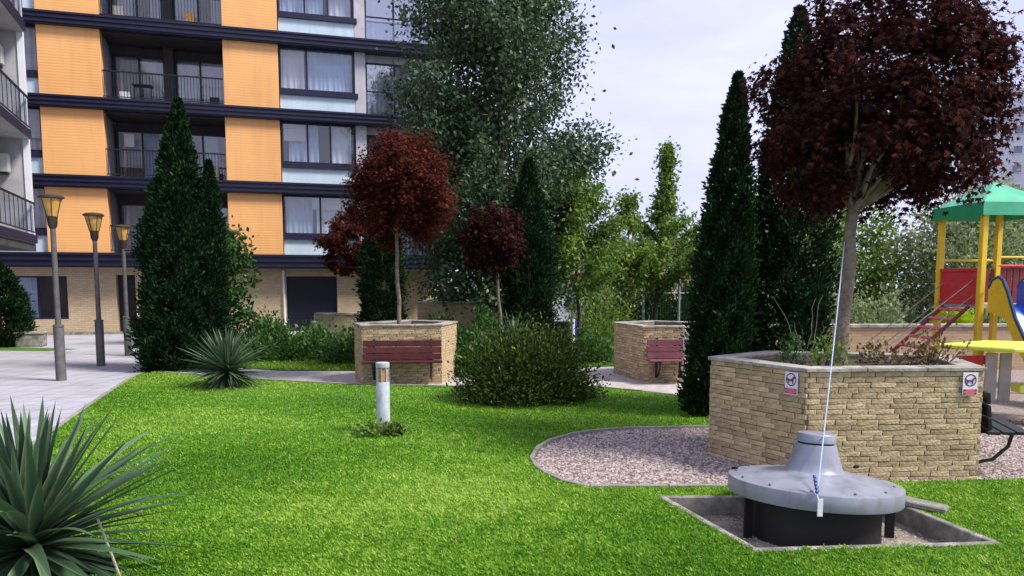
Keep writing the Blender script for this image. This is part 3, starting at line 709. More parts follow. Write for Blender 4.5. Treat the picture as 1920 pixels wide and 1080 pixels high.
# local x outwards (towards the plaza), local y along the wall away from the camera
def wbox(name, m, x0, x1, y0, y1, z0, z1, parent=wg, bevel=0): return bbox(name, m, x0, x1, y0, y1, z0, z1, parent, bevel)
wbox('side_wall', 'wing_wall', -9, -1.6, -12, 0, 3.05, 15)
wbox('end_wall', 'wing_wall', -1.6, -.14, -.2, -.002, 3.05, 15)
wbox('corner_column', 'white_trim', -.138, -.0, -.24, -.002, 3.05, 15)
wbox('recessed_wall', 'wing_wall', -6, -2.6, -12, -1, 0, 3.0)
for z in (3.05, 5.93, 8.80, 11.7):
    wbox('balcony_slab', 'wing_wall', -1.6, .05, -11, -.24, z, z + .2)
    wbox('slab_edge', 'navy', .052, .09, -11, -.24, z + .02, z + .24)
    rl = MB(); rl.box((.05, -5.6, z + 1.12), (.05, 10.7, .05)); rl.box((.05, -5.6, z + .32), (.03, 10.7, .03))
    for i in range(24): rl.box((.05, -10.9 + 10.6 * i / 23, z + .72), (.016, .016, .8))
    rl.build('railing', 'iron', wg)
    MB().add([(.03, -11, z + .34), (.03, -.3, z + .34), (.03, -.3, z + 1.08), (.03, -11, z + 1.08)], [(0, 1, 2, 3)]).build('glass_rail', 'glass_rail', wg)
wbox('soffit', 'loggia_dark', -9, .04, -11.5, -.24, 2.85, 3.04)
for z in (5.93, 8.8):
    ac = empty('air_conditioner', WQ, WA, 'white air conditioner on the grey wall under the %s balcony slab' % ('upper' if z > 7 else 'lower'), 'air conditioner', None)
    wbox('casing', 'ac_white', -1.05, -.45, -.52, -.24, z - .95, z - .45, ac, .02)
    MB().lathe([(.18, 0), (.18, .02)], 24).build('fan_grille', 'iron', ac, True)
    ac.children[-1].location = (-.82, -.523, z - .7); ac.children[-1].rotation_euler = (R(90), 0, 0)
    wbox('bracket', 'iron', -1.0, -.5, -.5, -.2, z - .99, z - .952, ac)

# ------------------------------------------------------------------ trees and plants
def limb(mb, a, b, r0, r1, n=7, wob=.06, seg=5):
    a, b = Vector(a), Vector(b); L = (b - a).length; pts = []
    for i in range(seg + 1):
        t = i / seg; p = a.lerp(b, t)
        if 0 < i < seg: p += Vector((random.uniform(-1, 1), random.uniform(-1, 1), random.uniform(-.5, .5))) * wob * L * .3
        pts.append(p)
    mb.tube(pts, [r0 + (r1 - r0) * i / seg for i in range(seg + 1)], n); return pts
def globe_tree(name, label, base, top, cen, rad, nleaf, lsize, m, tr, tpl=PALM, bark='bark', clumps=90, stray=.03, group=None, tight=.17, cat='tree'):
    root = empty(name, base, 0, label, cat, group); B = Vector(base); cen = np.array(cen); rad = np.array(rad)
    mb = MB(); limb(mb, (0, 0, -.1), Vector(top) - B, tr, tr * .72, 10, .03, 6)
    rc = np.array(cen) - np.array(base)
    cc = norm(rng.normal(size=(clumps, 3))) * (rng.uniform(.15, 1, (clumps, 1)) ** .45) * .93
    lump = 1 + .10 * np.sin(cc[:, 0:1] * 5 + cc[:, 2:3] * 4) + rng.normal(0, .05, (clumps, 1))
    cc = cc * lump
    for i in range(min(clumps, 26)):
        e = rc + cc[i] * rad * .85; limb(mb, Vector(top) - B - Vector((0, 0, .05)), Vector(e), tr * .38, .008, 5, .12, 4)
    mb.build('trunk', bark, root, True)
    idx = rng.integers(0, clumps, nleaf); P = cc[idx] + rng.normal(0, tight, (nleaf, 3)) * (rng.uniform(.4, 1, (nleaf, 1)))
    k = rng.random(nleaf) < stray; P[k] *= rng.uniform(1.0, 1.18, (k.sum(), 1))
    ln = np.linalg.norm(P, axis=1); P[ln > 1.16] *= (1.1 / ln[ln > 1.16])[:, None]
    out = norm(P); P = P * rad + rc
    D = norm(out * .6 + rdir(nleaf) * .9 + np.array([0, 0, -.45])); N = norm(out * .5 + np.array([0, 0, .8]) + rdir(nleaf) * .7)
    leaves('crown', P, D, N, lsize * rng.uniform(.6, 1.2, nleaf), tpl, m, root, np.clip(rng.beta(2, 2.4, nleaf) + .18 * (rng.random(clumps)[idx] - .5), 0, 1))
    return root
def branch_tree(name, label, base, height, prof, tr, z0, nbr, nleaf, lsize, m, up=.8, spread=.34, bark='bark_dark', lean=(0, 0), group=None, tpl=DIAMOND, rot=0):
    """prof: list of (height fraction, radius)"""
    root = empty(name, base, 0, label, 'tree', group); mb = MB()
    top = Vector((lean[0], lean[1], height)); limb(mb, (0, 0, -.15), top * .96, tr, .02, 9, .04, 9)
    hs = [p[0] * height for p in prof]; rs = [p[1] for p in prof]; tips = []
    zb = z0 + (height - z0) * rng.random(nbr) ** .85
    for i in range(nbr):
        az = rot + i * 2.399 + rng.normal(0, .25); ze = zb[i]; r = np.interp(ze, hs, rs) * rng.uniform(.72, 1.08)
        s = Vector((lean[0] * ze / height, lean[1] * ze / height, max(z0 * .6, ze - r * up))); e = Vector((s.x + r * math.cos(az), s.y + r * math.sin(az), ze))
        tips.append((s, e)); limb(mb, s, e, max(.012, tr * .32 * (1 - ze / height * .7)), .006, 5, .12, 4)
    mb.build('trunk', bark, root, True)
    S = np.array([t[0] for t in tips]); E_ = np.array([t[1] for t in tips]); ww = np.linalg.norm(E_ - S, axis=1) + .3; idx = rng.choice(nbr, nleaf, p=ww / ww.sum())
    t = rng.uniform(.25, 1.08, nleaf) ** .75; P = S[idx] + (E_ - S)[idx] * t[:, None] + rng.normal(0, 1, (nleaf, 3)) * spread * (.35 + .65 * rng.random((nleaf, 1)))
    D = norm(rdir(nleaf) + np.array([0, 0, -.35])); N = norm(rdir(nleaf) + np.array([0, 0, .5]))
    leaves('crown', P, D, N, lsize * rng.uniform(.6, 1.3, nleaf), tpl, m, root, np.clip(rng.beta(2, 3, nleaf) + .25 * (rng.random(nbr)[idx] - .5), 0, 1))
    return root
def thuja(label, base, height, prof, n, size, lean=(0, 0), name='thuja_tree', m='thuja_spray', lump=.17, group='dark columnar conifers'):
    root = empty(name, base, 0, label, 'conifer', group)
    mb = MB(); mb.tube([(0, 0, -.1), (lean[0] * .5, lean[1] * .5, height * .5), (lean[0], lean[1], height * .92)], [.09, .05, .01], 7); mb.build('trunk', 'bark_dark', root, True)
    hs = np.array([p[0] for p in prof]) * height; rs = np.array([p[1] for p in prof])
    K = max(60, n // 45); zc = rng.random(K * 4) * height; rc_ = np.interp(zc, hs, rs); keep = rng.random(K * 4) < (rc_ + .05) / (rs.max() + .05); zc = zc[keep][:K]; K = len(zc)
    ac = rng.uniform(0, 2 * np.pi, K); cv = rng.normal(0, .15, K); ci = rng.integers(0, K, n); free = rng.random(n) < .12
    z = np.where(free, rng.random(n) * height, np.clip(zc[ci] + rng.normal(0, .11, n), 0, height)); r = np.interp(z, hs, rs)
    a = np.where(free, rng.uniform(0, 2 * np.pi, n), ac[ci] + rng.normal(0, 1, n) * .085 / np.maximum(np.interp(zc, hs, rs)[ci], .07))
    bumps = 1 + lump * (np.sin(a * 3 + z * 3.1) * np.sin(z * 5.3 + a) + .7 * np.sin(a * 7 - z * 8)) + rng.normal(0, .05, n) + cv[ci]
    d = r * bumps * (rng.uniform(.5, 1, n) ** .45)
    P = np.c_[np.cos(a) * d + lean[0] * z / height, np.sin(a) * d + lean[1] * z / height, z]
    out = np.c_[np.cos(a), np.sin(a), np.zeros(n)]
    D = norm(out * .75 + np.array([0, 0, .8]) + rdir(n) * .75); tang = np.c_[-np.sin(a), np.cos(a), np.zeros(n)]
    N = norm(out * rng.uniform(.2, 1.2, (n, 1)) + tang * rng.normal(0, .8, (n, 1)))
    leaves('crown', P, D, N, size * rng.uniform(.6, 1.35, n), SPRAY, m, root, np.clip(rng.beta(1.6, 3.2, n) + .5 * (d / (r + .01) - .85), 0, 1))  # inner sprays get darker tones, crown shade put into the colour
    return root
def bush(label, base, rad, n, size, m, name='shrub', group=None, tpl=DIAMOND, clumps=60, up=.4, nst=14, tight=.2):
    root = empty(name, base, 0, label, 'shrub', group); rad = np.array(rad, float)
    cc = norm(rng.normal(size=(clumps, 3)) * np.array([1, 1, .8])) * rng.uniform(.3, 1, (clumps, 1)) ** .5; cc[:, 2] = np.abs(cc[:, 2]) * 1.0 - .0
    cc *= 1 + rng.normal(0, .07, (clumps, 1))
    mb = MB()
    for i in range(nst): limb(mb, (rng.normal(0, .08), rng.normal(0, .08), -.03), Vector(cc[i] * rad), .014, .004, 5, .12, 4)
    mb.build('stems', 'bark_dark', root, True)
    idx = rng.integers(0, clumps, n); P = cc[idx] + rng.normal(0, tight, (n, 3)); P = P * rad; P[:, 2] = np.abs(P[:, 2]) + .02
    out = norm(P); D = norm(out + rdir(n) * .9 + np.array([0, 0, up])); N = norm(rdir(n) * .7 + np.array([0, 0, .8]))
    leaves('foliage', P, D, N, size * rng.uniform(.6, 1.3, n), tpl, m, root, np.clip(rng.beta(2, 2.6, n) + .25 * (rng.random(clumps)[idx] - .5), 0, 1))
    return root

globe_tree('red_maple_tree', 'large dark red globe maple growing in the big brick planter with signs', (3.60, 8.4, 1.03), (3.70, 8.45, 2.75), (4.05, 8.6, 3.93), (1.34, 1.3, 1.37), 30000, .064, 'maple_leaf', .085, clumps=205, tight=.105, stray=.05, group='red globe maples')
globe_tree('red_maple_tree', 'red globe maple on a slim pale trunk in the brick planter behind the red bench', (-2.27, 15.45, 1.05), (-2.3, 15.45, 2.9), (-2.16, 15.5, 3.8), (1.1, 1.05, 1.13), 36000, .058, 'maple_leaf_bright', .045, clumps=230, tight=.13, group='red globe maples')
globe_tree('red_maple_tree', 'small bright red maple crown in front of the navy roller shutter', (-3.72, 20.3, 0), (-3.8, 20.3, 2.4), (-4.1, 20.2, 3.0), (.93, .85, .78), 9000, .08, 'maple_leaf_bright', .04, clumps=70, tight=.14, group='red globe maples')
globe_tree('red_maple_tree', 'small red maple beside the narrow dark conifer behind the round shrub', (-.25, 18.7, 0), (-.35, 18.6, 2.5), (-.42, 18.5, 3.0), (.78, .78, .84), 9500, .078, 'maple_leaf', .045, clumps=90, tight=.14, group='red globe maples')

branch_tree('poplar_tree', 'tall silvery green poplar tree rising beside the orange building', (-.42, 24.2, 0), 13.8, [(0, 1.2), (.09, 2.3), (.2, 2.7), (.4, 3.15), (.55, 3.15), (.75, 2.5), (.9, 1.5), (1, .3)], .26, 1.4, 270, 92000, .145, 'poplar_leaf', up=.75, spread=.40)
branch_tree('young_tree', 'light green young tree with thin trunk behind the round shrub', (1.95, 23, 0), 5.3, [(0, .2), (.3, .9), (.5, 1.45), (.75, 1.2), (.9, .6), (1, .15)], .06, 1.8, 46, 9000, .13, 'fresh_leaf', up=.7, spread=.19)
branch_tree('spire_tree', 'pale green tree with a pointed leading shoot behind the sports fence', (5.25, 28.5, 0), 6.9, [(0, .3), (.28, 1.5), (.48, 2.1), (.58, 1.5), (.66, .5), (.75, .22), (.9, .14), (1, .05)], .10, 2.1, 90, 13000, .15, 'fresh_leaf', up=.6, spread=.2, lean=(.45, 0))
branch_tree('young_tree', 'yellow green sapling between the young tree and the spire tree', (3.95, 26.5, 0), 4.9, [(0, .3), (.35, .9), (.65, 1.1), (.8, .5), (1, .08)], .05, 1.9, 40, 5200, .14, 'fresh_leaf', up=.7, spread=.2, rot=2)
branch_tree('leafy_tree', 'small leafy green tree standing behind the tall dark conifer', (-7.7, 20.4, 0), 3.5, [(0, .3), (.2, .7), (.6, .95), (.85, .65), (1, .15)], .05, .5, 40, 4200, .16, 'mid_leaf', up=.6, spread=.2)
branch_tree('leafy_tree', 'leafy green sapling between the post lamps and the conifer', (-10.3, 24.6, 0), 4.1, [(0, .2), (.3, .6), (.7, .8), (1, .15)], .05, 1.0, 30, 2400, .18, 'mid_leaf', up=.6, spread=.22)
hz = [(8.3, 24.5, 4.6, 1.9, 0), (11.2, 26.5, 5.0, 2.2, 1), (14.4, 25.0, 4.7, 2.2, 0), (17.5, 27.5, 5.4, 2.4, 1), (9.6, 31, 5.2, 2.2, 1), (20.5, 30, 5.4, 2.5, 0)]
HL = ['pale feathery willow behind the bare maple trunk', 'pale green willow behind the red climbing panel of the playground', 'pale feathery tree behind the green playground roof', 'pale green tree beyond the blue slide', 'pale green tree in the second row beyond the brick wall', 'pale feathery tree in the second row beyond the slide']
for i, (x, y, h, r, kd) in enumerate(hz):
    branch_tree('willow_tree', HL[i], (x, y, 0), h, [(0, r * .9), (.2, r), (.6, r), (.85, r * .7), (1, r * .2)], .12, .3, 80, 13000, .15, ('hazy_leaf', 'fresh_leaf')[kd] if i in (1,) else 'hazy_leaf', up=.9, spread=.34, group='pale trees beyond the playground', rot=i)

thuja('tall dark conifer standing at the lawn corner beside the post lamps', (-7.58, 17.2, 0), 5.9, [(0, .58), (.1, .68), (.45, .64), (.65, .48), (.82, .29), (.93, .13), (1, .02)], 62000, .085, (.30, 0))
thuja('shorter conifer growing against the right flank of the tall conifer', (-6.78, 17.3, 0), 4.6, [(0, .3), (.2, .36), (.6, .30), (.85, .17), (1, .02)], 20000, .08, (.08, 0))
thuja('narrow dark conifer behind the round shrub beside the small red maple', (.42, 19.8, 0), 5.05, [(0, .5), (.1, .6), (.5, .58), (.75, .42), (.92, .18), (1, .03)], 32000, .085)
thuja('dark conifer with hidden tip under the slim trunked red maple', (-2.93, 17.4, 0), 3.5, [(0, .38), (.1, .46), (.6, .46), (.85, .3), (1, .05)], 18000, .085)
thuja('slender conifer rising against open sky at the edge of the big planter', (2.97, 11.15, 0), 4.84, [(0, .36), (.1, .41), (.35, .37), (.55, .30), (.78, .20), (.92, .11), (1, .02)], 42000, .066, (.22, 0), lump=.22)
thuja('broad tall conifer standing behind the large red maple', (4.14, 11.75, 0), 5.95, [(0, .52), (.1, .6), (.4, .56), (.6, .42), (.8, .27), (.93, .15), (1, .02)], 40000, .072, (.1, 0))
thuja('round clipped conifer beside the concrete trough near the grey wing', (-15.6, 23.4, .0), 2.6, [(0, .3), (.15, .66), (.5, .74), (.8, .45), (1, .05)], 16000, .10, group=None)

bush('big rounded yellowish green shrub at the edge of the lawn', (.22, 12.55, .02), (.98, .85, 1.12), 27000, .062, 'bush_leaf', clumps=95, nst=30, tight=.17)
for i, (x, y, rx, rz, lb, m_) in enumerate([(-5.9, 18.9, .62, .95, 'leafy green shrub behind the yucca near the brick wall', 'shrub_leaf'), (-4.9, 19.2, .7, .82, 'leafy green shrub around the slim white bollard', 'shrub_leaf'), (-4.0, 18.4, .6, .75, 'leafy green shrub touching the planter with the red bench', 'shrub_leaf'),
        (-.95, 16.2, .42, .9, 'dark green shrub between the red bench planter and the round shrub', 'mid_leaf'), (1.9, 18.5, .55, .55, 'low green shrub beside the post behind the round shrub', 'shrub_leaf'),
        (2.9, 24.5, 1.2, 1.75, 'bright yellow green shrub below the sports fence', 'fresh_leaf'), (-6.9, 21.5, .6, .9, 'dark shrub behind the tall conifer', 'mid_leaf'), (-1.9, 20.9, .75, .95, 'leafy green shrub before the low wall beside the red bench planter', 'shrub_leaf'), (-.75, 21.6, .7, 1.0, 'leafy green shrub before the low wall under the poplar', 'shrub_leaf'), (-2.9, 21.6, .8, .7, 'low green shrub behind the planter with the red bench', 'fresh_leaf')]):
    bush(lb, (x, y, .02), (rx, rx * .8, rz), 2600 if i != 5 else 4200, .10, m_, clumps=45, tight=.2)
bush('ball of lime yellow foliage beyond the wall under the red playground panel', (10.68, 18.6, .88), (.40, .40, .52), 2200, .08, 'lime_leaf', clumps=40, tight=.22, nst=6)
tb_ = MB(); tb_.tube([(10.68, 18.6, 0), (10.68, 18.6, 1.0)], .03, 6); o = tb_.build('stem', 'bark_dark', None); 
o.parent = [x for x in C.objects if x.get('label', '').startswith('ball of lime')][0]; o.matrix_parent_inverse = Matrix.Translation((-10.68, -18.6, -.88))
for i, (x, y, rx, rz) in enumerate([(6.6, 19.6, .8, 1.5), (8.0, 20.2, .9, 1.8), (9.6, 20.6, .9, 1.7), (12.4, 20.4, 1.0, 1.7)]):
    bush(['pale shrub behind the wall beside the maple trunk', 'tall pale shrub behind the wall and the handrails', 'pale shrub behind the wall under the left tower post', 'pale shrub behind the wall under the slide'][i], (x, y, .0), (rx, rx * .8, rz), 4200, .12, 'hazy_leaf', clumps=70, tight=.18, group='pale shrubs behind the playground wall')
# plants inside the big planter
for (x, y, rx, rz, n, lb, m_) in [(3.35, 8.05, .2, .3, 260, 'small fresh green plant beside the maple trunk in the big planter', 'fresh_leaf'), (4.1, 8.3, .3, .26, 420, 'reddish brown rose bush in the big planter beside the trunk', 'rose_leaf'), (4.45, 8.0, .25, .34, 420, 'reddish rose bush at the playground end of the big planter', 'rose_leaf'), (2.95, 8.0, .14, .3, 200, 'small leafy plant at the conifer end of the big planter', 'mid_leaf')]:
    bush(lb, (x, y, 1.0), (rx, rx, rz), n, .05, m_, clumps=14, nst=8, tight=.25)
tw = empty('bare_twig_bush', (3.25, 8.35, 1.0), 0, 'pale bare twigs rising from the big planter before the dark conifer', 'shrub')
for i in range(5):
    mb = MB(); limb(mb, (rng.normal(0, .04), rng.normal(0, .04), 0), (rng.uniform(-.45, .12), rng.normal(0, .1), rng.uniform(.45, .85)), .005, .002, 5, .12, 8); mb.build('twig', 'coping', tw)
# flowers round the bollard
bush('small flowering plants around the foot of the white bollard', (-1.66, 9.55, .03), (.27, .2, .12), 420, .06, 'fresh_leaf', name='flower_clump', clumps=22, nst=4, tight=.25)
bush('dark leafy plant at the foot of the white bollard', (-1.5, 9.5, .03), (.13, .1, .09), 160, .06, 'bush_leaf', name='flower_clump', clumps=10, nst=4, tight=.25)

nf = 260; Pf = np.c_[rng.uniform(-6, 5.5, nf * 3), rng.uniform(4.5, 13.5, nf * 3)]; Pf = Pf[inside(Pf, LAWN) & ~inside(Pf, PITB)][:nf]; nf = len(Pf)
fl = leaves('fallen_leaves', np.c_[Pf, np.full(nf, .052)], np.c_[rng.normal(size=(nf, 2)), rng.normal(0, .15, nf)], np.c_[rng.normal(0, .25, (nf, 2)), np.ones(nf)], rng.uniform(.025, .05, nf), PALM, 'rose_leaf', None, rng.random(nf))
tag(fl, 'scattered small dry brown leaves lying on the lawn', 'leaves', kind='stuff')
# yuccas
YL = []
for v in range(6):
    n = 9; V = []; F = []; dr = (.03, .08, .15, .24, .02, .34)[v]
    for i in range(n + 1):
        t = i / n; wd = .041 * (min(1, .55 + t * 1.6) if t < .45 else ((1 - t) / .55) ** .8); z = -dr * t * t; y = .02 * math.sin(t * 3 + v)
        V += [(t, y - wd, z + .35 * wd), (t, y, z), (t, y + wd, z + .35 * wd)]
    for i in range(n):
        for j in range(2): F.append((3 * i + j, 3 * i + 3 + j, 3 * i + 4 + j, 3 * i + 1 + j))
    cr = [c for i in range(n + 1) for c in (.75, .12 + .25 * (i / n), .45)]
    me = npmesh('leaf', V, F, cr, smooth=True); me.materials.append(M['yucca_leaf']); YL.append(me)
def yucca(base, crown, n, L, label, wscale=1.0, seed=1):
    r_ = random.Random(seed); root = empty('yucca_plant', base, 0, label, 'yucca')
    MB().tube([(0, 0, -.05), (0, 0, crown * .6), (0, 0, crown + .05)], [.09, .07, .04], 10).build('stem', 'bark_dark', root, True)
    for i in range(n):
        t = (i + .5) / n; el = 85 - 108 * t ** .85 + r_.uniform(-9, 9); az = i * 137.5 + r_.uniform(-14, 14)
        v = 4 if t < .2 else min(3, int(t * 4)) if r_.random() < .8 else 5
        s = L * r_.uniform(.82, 1.08) * (.85 + .25 * math.sin(math.pi * min(1, t * 1.2)))
        link('leaf', YL[v], None, root, (0, 0, crown + .10 * (1 - t) - .03), (r_.uniform(-.4, .4), R(-el), R(az)), (s, s * wscale, s))
    return root
yucca((-2.98, 4.62, .02), .24, 210, .95, 'large dark spiky yucca beside the near corner of the lawn and plaza', 1.0, 3)
yucca((-5.25, 14.1, .02), .26, 260, .88, 'spiky grey green yucca at the foot of the tall conifer', .7, 5)
yucca((.0, 17.6, .02), .55, 60, .8, 'yucca tips showing above the big rounded shrub', 1.0, 8)
mb = MB(); mb.tube([(2.93, 13.0, 0), (2.93, 13.0, 1.2)], .025, 8); tag(mb.build('marker_post', 'white_trim', None, True), 'slim white post beside the planter with the pink bench', 'post')
st = MB(); st.tube([(-2.33, 4.5, .02), (-2.5, 4.52, .5)], .008, 6); tag(st.build('garden_stake', 'coping', None), 'thin pale stick leaning among the leaves of the near yucca', 'stick')

# ------------------------------------------------------------------ playground
pt = empty('play_tower', (8.5, 13.8, 0), 0, 'playground tower with green roof, yellow posts and red panels', 'play tower')
def pw(p): return (p[0] - 8.5, p[1] - 13.8, p[2])
Ln, Nn, Rn, Bn = (7.92, 14.31), (8.02, 13.2), (9.13, 13.3), (9.03, 14.41)
for p in (Ln, Nn, Rn, Bn): MB().box(pw((p[0], p[1], 1.6)), (.10, .10, 3.2), .09).build('post', 'play_yellow', pt, bevel=.01)
MB().prism([pw((*p, 0))[:2] for p in (Nn, Rn, Bn, Ln)], 1.51, 1.58).build('deck', 'play_grey', pt)
cxy = Vector((8.525, 13.805)); ev = [cxy + (Vector(p) - cxy) * 1.2 for p in (Nn, Rn, Bn, Ln)]
vs = [pw((p.x, p.y, 3.30)) for p in ev] + [pw((cxy.x, cxy.y, 3.72))]
MB().add(vs, [(0, 1, 4), (1, 2, 4), (2, 3, 4), (3, 0, 4), (3, 2, 1, 0)]).build('roof', 'play_green', pt)
for i in range(4):
    a, b = ev[i], ev[(i + 1) % 4]; d = b - a
    MB().box(pw(((a.x + b.x) / 2, (a.y + b.y) / 2, 3.19)), (d.length + .02, .03, .22), math.atan2(d.y, d.x)).build('valance', 'play_green_shade' if i == 3 else 'play_green', pt)
def pbar(name, m, a, b, r=.02, parent=pt): return MB().tube([pw(a), pw(b)], r, 8).build(name, m, parent, True)
def ppanel(name, m, a, b, z0, z1, t=.03):
    a, b = Vector(a), Vector(b); d = b - a; return MB().box(pw(((a.x + b.x) / 2, (a.y + b.y) / 2, (z0 + z1) / 2)), (d.length - .11, t, z1 - z0), math.atan2(d.y, d.x)).build(name, m, pt, bevel=.008)
ppanel('side_panel', 'play_red', Ln, Nn, 1.63, 2.14)
for z in (1.60, 2.17): ppanel('panel_rail', 'play_red', Ln, Nn, z - .03, z + .03, .06)
for z in (2.36,): ppanel('top_rail', 'play_yellow', Ln, Bn, z - .02, z + .02, .04)
for i in range(9):
    t = (i + .5) / 9; a = Vector(Bn).lerp(Vector(Ln), t); MB().box(pw((a.x, a.y, 1.85)), (.085, .025, .72), .09).build('slat', 'play_darkred', pt)
for i in range(14):
    MB().box(pw((9.15 + .13 * i, 14.42 + .011 * i, 1.85)), (.10, .03, .76), .09).build('bridge_slat', 'play_darkred', pt)
pbar('bridge_rail', 'play_red', (9.03, 14.38, 2.26), (11.2, 14.55, 2.26), .025); pbar('bridge_rail', 'play_yellow', (9.03, 14.38, 2.42), (11.2, 14.55, 2.42), .02)
MB().box(pw((10.15, 14.1, 1.4)), (2.1, .8, .06), .08).build('bridge_deck', 'play_grey', pt)
for x in (11.0,): MB().box(pw((x, 14.5, 1.3)), (.1, .1, 2.6), .09).build('post', 'play_yellow', pt)
# ramp
for dy in (-.38, .38): pbar('ramp_beam', 'play_darkred', (7.95, 13.78 + dy, 1.53), (6.35, 13.78 + dy, .05), .035)
for i in range(9):
    t = (i + .5) / 9; MB().box(pw((7.95 - 1.6 * t, 13.78, 1.55 - 1.46 * t)), (.055, .74, .03), ry=R(-42)).build('ramp_tread', 'play_red', pt)
for dy in (-.4, .4):
    pbar('handrail', 'coping', (8.0, 13.78 + dy, 2.0), (6.55, 13.78 + dy, .82), .009); pbar('handrail', 'coping', (8.0, 13.78 + dy, 1.72), (6.7, 13.78 + dy, .66), .008)
# slide
sd0 = Vector((8.38, 13.14, 0)); sdir = Vector((.12, -.993, 0)); sn = Vector((.993, .12, 0))
prof = [(0, 1.58, .26), (.08, 1.58, .40), (.2, 1.56, .47), (.3, 1.52, .46), (.42, 1.38, .40), (.62, 1.04, .31), (.95, .62, .26), (1.4, .33, .22), (1.8, .26, .2)]
sl = empty('slide', (8.5, 13.1, 0), 0, 'blue slide chute with yellow side walls coming down from the play tower', 'slide')
def sp(s, off, z): p = sd0 + sdir * s + sn * off; return (p.x - 8.5, p.y - 13.1, z)
for side in (-.27, .27):
    mb = MB(); vs = []; n = len(prof)
    for s, z, e in prof:
        vs += [sp(s, side - .015, z - (.14 if s < .35 else .05)), sp(s, side - .015, z + e), sp(s, side + .015, z + e), sp(s, side + .015, z - (.14 if s < .35 else .05))]
    fs = [(0, 1, 2, 3), tuple(4 * (n - 1) + k for k in (3, 2, 1, 0))]
    for i in range(n - 1):
        for k in range(4): fs.append((4 * i + k, 4 * i + 4 + k, 4 * i + 4 + (k + 1) % 4, 4 * i + (k + 1) % 4))
    mb.add(vs, fs).build('side_wall', 'play_yellow', sl)
    MB().tube([sp(s, side, z + e + .01) for s, z, e in prof], .03, 8).build('rim', 'play_navy', sl, True)
vs = []; fs = []
for s, z, e in prof: vs += [sp(s, -.25, z), sp(s, .25, z), sp(s, .25, z - .03), sp(s, -.25, z - .03)]
for i in range(len(prof) - 1):
    for k in range(4): fs.append((4 * i + k, 4 * i + 4 + k, 4 * i + 4 + (k + 1) % 4, 4 * i + (k + 1) % 4))
MB().add(vs, fs).build('chute', 'play_blue', sl, True)
mb = MB(); vs = []; fs = []
for s, z, e in prof:
    e -= .03
    vs += [sp(s, .245, z), sp(s, .245, z + e), sp(s, .25, z + e), sp(s, .25, z)]
for i in range(len(prof) - 1): fs += [(4 * i, 4 * i + 4, 4 * i + 5, 4 * i + 1)]
mb.add(vs, fs).build('chute_side', 'play_blue', sl)
for s in (1.1, 1.8):
    MB().tube([sp(s, 0, 0), sp(s, 0, .5 if s < 1.5 else .2)], .035, 8).build('leg', 'play_yellow', sl)
# low play house with lime table roof
ph = empty('play_table', (6.9, 10.6, 0), 0, 'low playhouse with flat lime yellow top on yellow posts', 'playhouse')
MB().prism([(-.95, .2), (-.35, -.62), (.9, -.7), (1.3, .35), (.2, .9)], 1.02, 1.08).build('top', 'play_lime', ph, bevel=.015)
for x, y in ((.12, -.3), (.85, -.3), (-.2, .35), (1.0, .3)): MB().box((x, y, .51), (.075, .075, 1.02)).build('post', 'play_yellow', ph, bevel=.008)
for x in (-.22, -.02): MB().box((x, .05, .62), (.16, .04, .68)).build('panel', 'play_grey', ph, bevel=.008)
MB().box((-.42, .1, .86), (.5, .05, .12)).build('rail', 'play_red', ph); MB().box((-.4, .3, .66), (.3, .05, .12)).build('rail', 'far_orange', ph)
MB().box((-.02, -.35, .52), (.22, .2, .1)).build('seat', 'play_lime', ph, bevel=.01); MB().box((.35, -.38, .46), (.5, .08, .26)).build('front_panel', 'play_yellow', ph, bevel=.01)
MB().box((.12, -.42, .16), (.22, .06, .32)).build('red_panel', 'play_red', ph, bevel=.01)

# ------------------------------------------------------------------ background walls, fence, buildings
rw = empty('retaining_wall', (9.5, 17.3, 0), R(3), 'low brick wall with pale coping behind the playground', 'wall')
MB().box((0, 0, .48), (8, .3, .96)).build('wall', 'low_wall', rw)
for i in range(10): MB().box((-3.6 + .8 * i, 0, 1.0), (.79, .38, .07)).build('coping_slab', 'coping', rw, bevel=.008)
lw = empty('garden_wall', (-1.2, 22.9, 0), R(2), 'long low beige brick wall under the poplar tree', 'wall')
MB().box((0, 0, .68), (3.2, .3, 1.36)).build('wall', 'low_wall', lw)
for i in range(4): MB().box((-1.2 + .8 * i, 0, 1.395), (.79, .36, .06)).build('coping_slab', 'coping', lw, bevel=.008)
lw = empty('garden_wall', (-4.6, 20.9, 0), R(4), 'short low brick wall in front of the navy roller shutter', 'wall')
MB().box((0, 0, .55), (1.5, .3, 1.1)).build('wall', 'low_wall', lw)
for i in range(2): MB().box((-.37 + .75 * i, 0, 1.13), (.74, .36, .06)).build('coping_slab', 'coping', lw, bevel=.008)
tr_ = empty('concrete_trough', (-14.9, 23.75, .02), R(16), 'grey concrete trough on the plaza by the round conifer', 'planter')
MB().box((0, 0, .2), (.75, .5, .4)).build('box', 'concrete', tr_, bevel=.02); MB().box((0, 0, .42), (.82, .56, .06)).build('rim', 'coping', tr_, bevel=.01)
sf = empty('sports_fence', (4.9, 29.5, 0), R(2), 'green mesh sports court fence with pale posts', 'fence')
for i in range(8): MB().tube([(-2.6 + 1.37 * i, 0, 0), (-2.6 + 1.37 * i, 0, 2.75)], .05, 8).build('post', 'fence_metal', sf, True)
for z in (.5, 1.6, 2.7): MB().tube([(-2.6, 0, z), (7.0, 0, z)], .025, 6).build('rail', 'fence_metal', sf, True)
mb = MB()
for i in range(97): mb.box((-2.6 + .1 * i, .03, 1.4), (.012, .012, 2.6))
for i in range(26): mb.box((2.2, .045, .15 + .1 * i), (9.6, .012, .012))
tag(mb.build('wire_mesh', 'mesh_green', sf), kind='stuff')
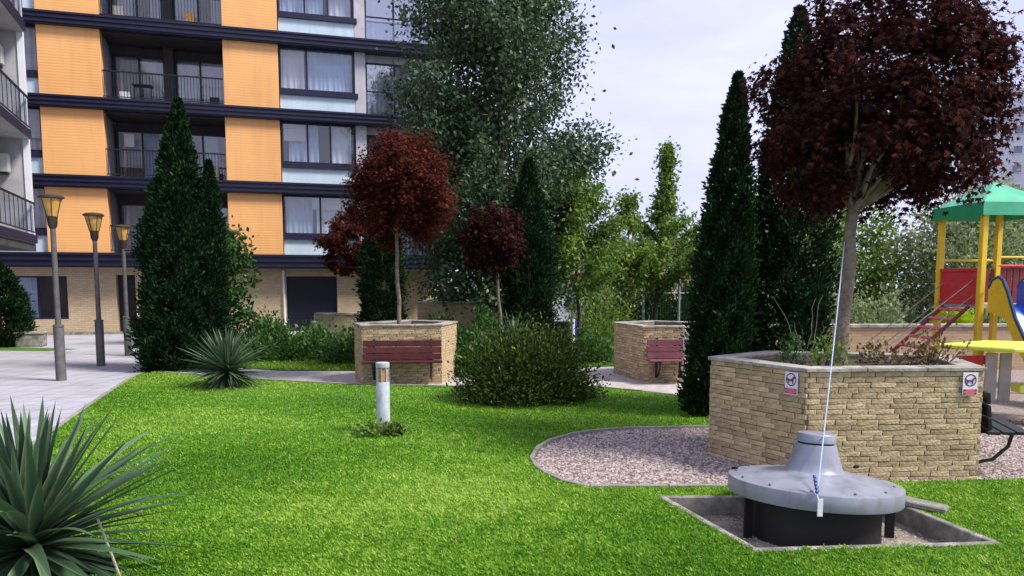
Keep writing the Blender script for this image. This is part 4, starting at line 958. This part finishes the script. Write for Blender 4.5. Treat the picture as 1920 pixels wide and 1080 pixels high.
for i in range(5):
    bush(['dense green hedge bush behind the left end of the sports fence', 'dense green hedge bush behind the sports fence centre', 'dense green hedge bush behind the fence by the slim conifer', 'dense green hedge bush seen between the slim conifers', 'dense green hedge bush far behind the broad conifer'][i], (4.1 + i * 1.5, 31.2, 0), (1.0, .9, 2.1), 2200, .17, 'mid_leaf', clumps=45, tight=.2, group='hedge bushes behind the sports fence')
pb = empty('path_post', (1.55, 19.4, 0), 0, 'white and dark blue post beside the path behind the round shrub', 'post')
MB().tube([(0, 0, 0), (0, 0, 1.05)], .035, 8).build('post', 'white_trim', pb, True); MB().box((.06, .03, .5), (.06, .05, 1.0)).build('blue_back', 'blue_plastic', pb)
bn = empty('litter_bin', (1.28, 19.6, 0), 0, 'dark litter bin beside the white and blue post', 'bin')
MB().lathe([(.16, .35), (.19, .95), (.2, .97), (.17, .97)], 16).build('bucket', 'iron', bn, True); MB().tube([(0, 0, 0), (0, 0, .4)], .03, 6).build('stand', 'iron', bn)
fb_ = empty('low_building', (10.5, 62, 0), R(-3), 'cream and orange low building far behind the sports fence', 'building')
MB().box((0, 2, 2.6), (16, 4, 5.2)).build('wall', 'far_cream', fb_); MB().box((0, 1.9, 5.4), (16.6, 4.6, .4)).build('roof', 'far_white', fb_)
MB().box((0, -.06, 2.5), (16, .1, .5)).build('orange_band', 'far_orange', fb_)
for i in range(6):
    for z in (1.2, 3.9): MB().box((-6.6 + 2.6 * i, -.04, z), (1.3, .1, 1.2)).build('window', 'room_dark', fb_)
wb = empty('white_shed', (2.5, 41, 0), 0, 'small white walled shed seen under the young tree', 'shed')
MB().box((0, 1, .9), (2.6, 2, 1.8)).build('wall', 'far_white', wb); MB().box((0, 1, 1.86), (2.9, 2.3, .12)).build('roof', 'far_orange', wb); MB().box((.7, -.02, .95), (.6, .06, .7)).build('window', 'room_dark', wb)
tw_ = empty('tower_block', (84, 122, 0), R(-20), 'pale concrete tower block with small windows beyond the playground', 'building')
MB().box((0, 5, 16), (22, 10, 32)).build('wall', 'far_white', tw_); MB().box((0, 5, 32.3), (22.4, 10.4, .6)).build('roof', 'far_white', tw_)
for i in range(5):
    for k in range(10):
        f = MB().box((-9 + 4.4 * i, -.03, 2.2 + 3.0 * k), (1.5, .1, 1.4)).build('window', 'far_white', tw_)
        MB().box((-9 + 4.4 * i, -.09, 2.2 + 3.0 * k), (1.2, .04, 1.1)).build('pane', 'far_pane', f)
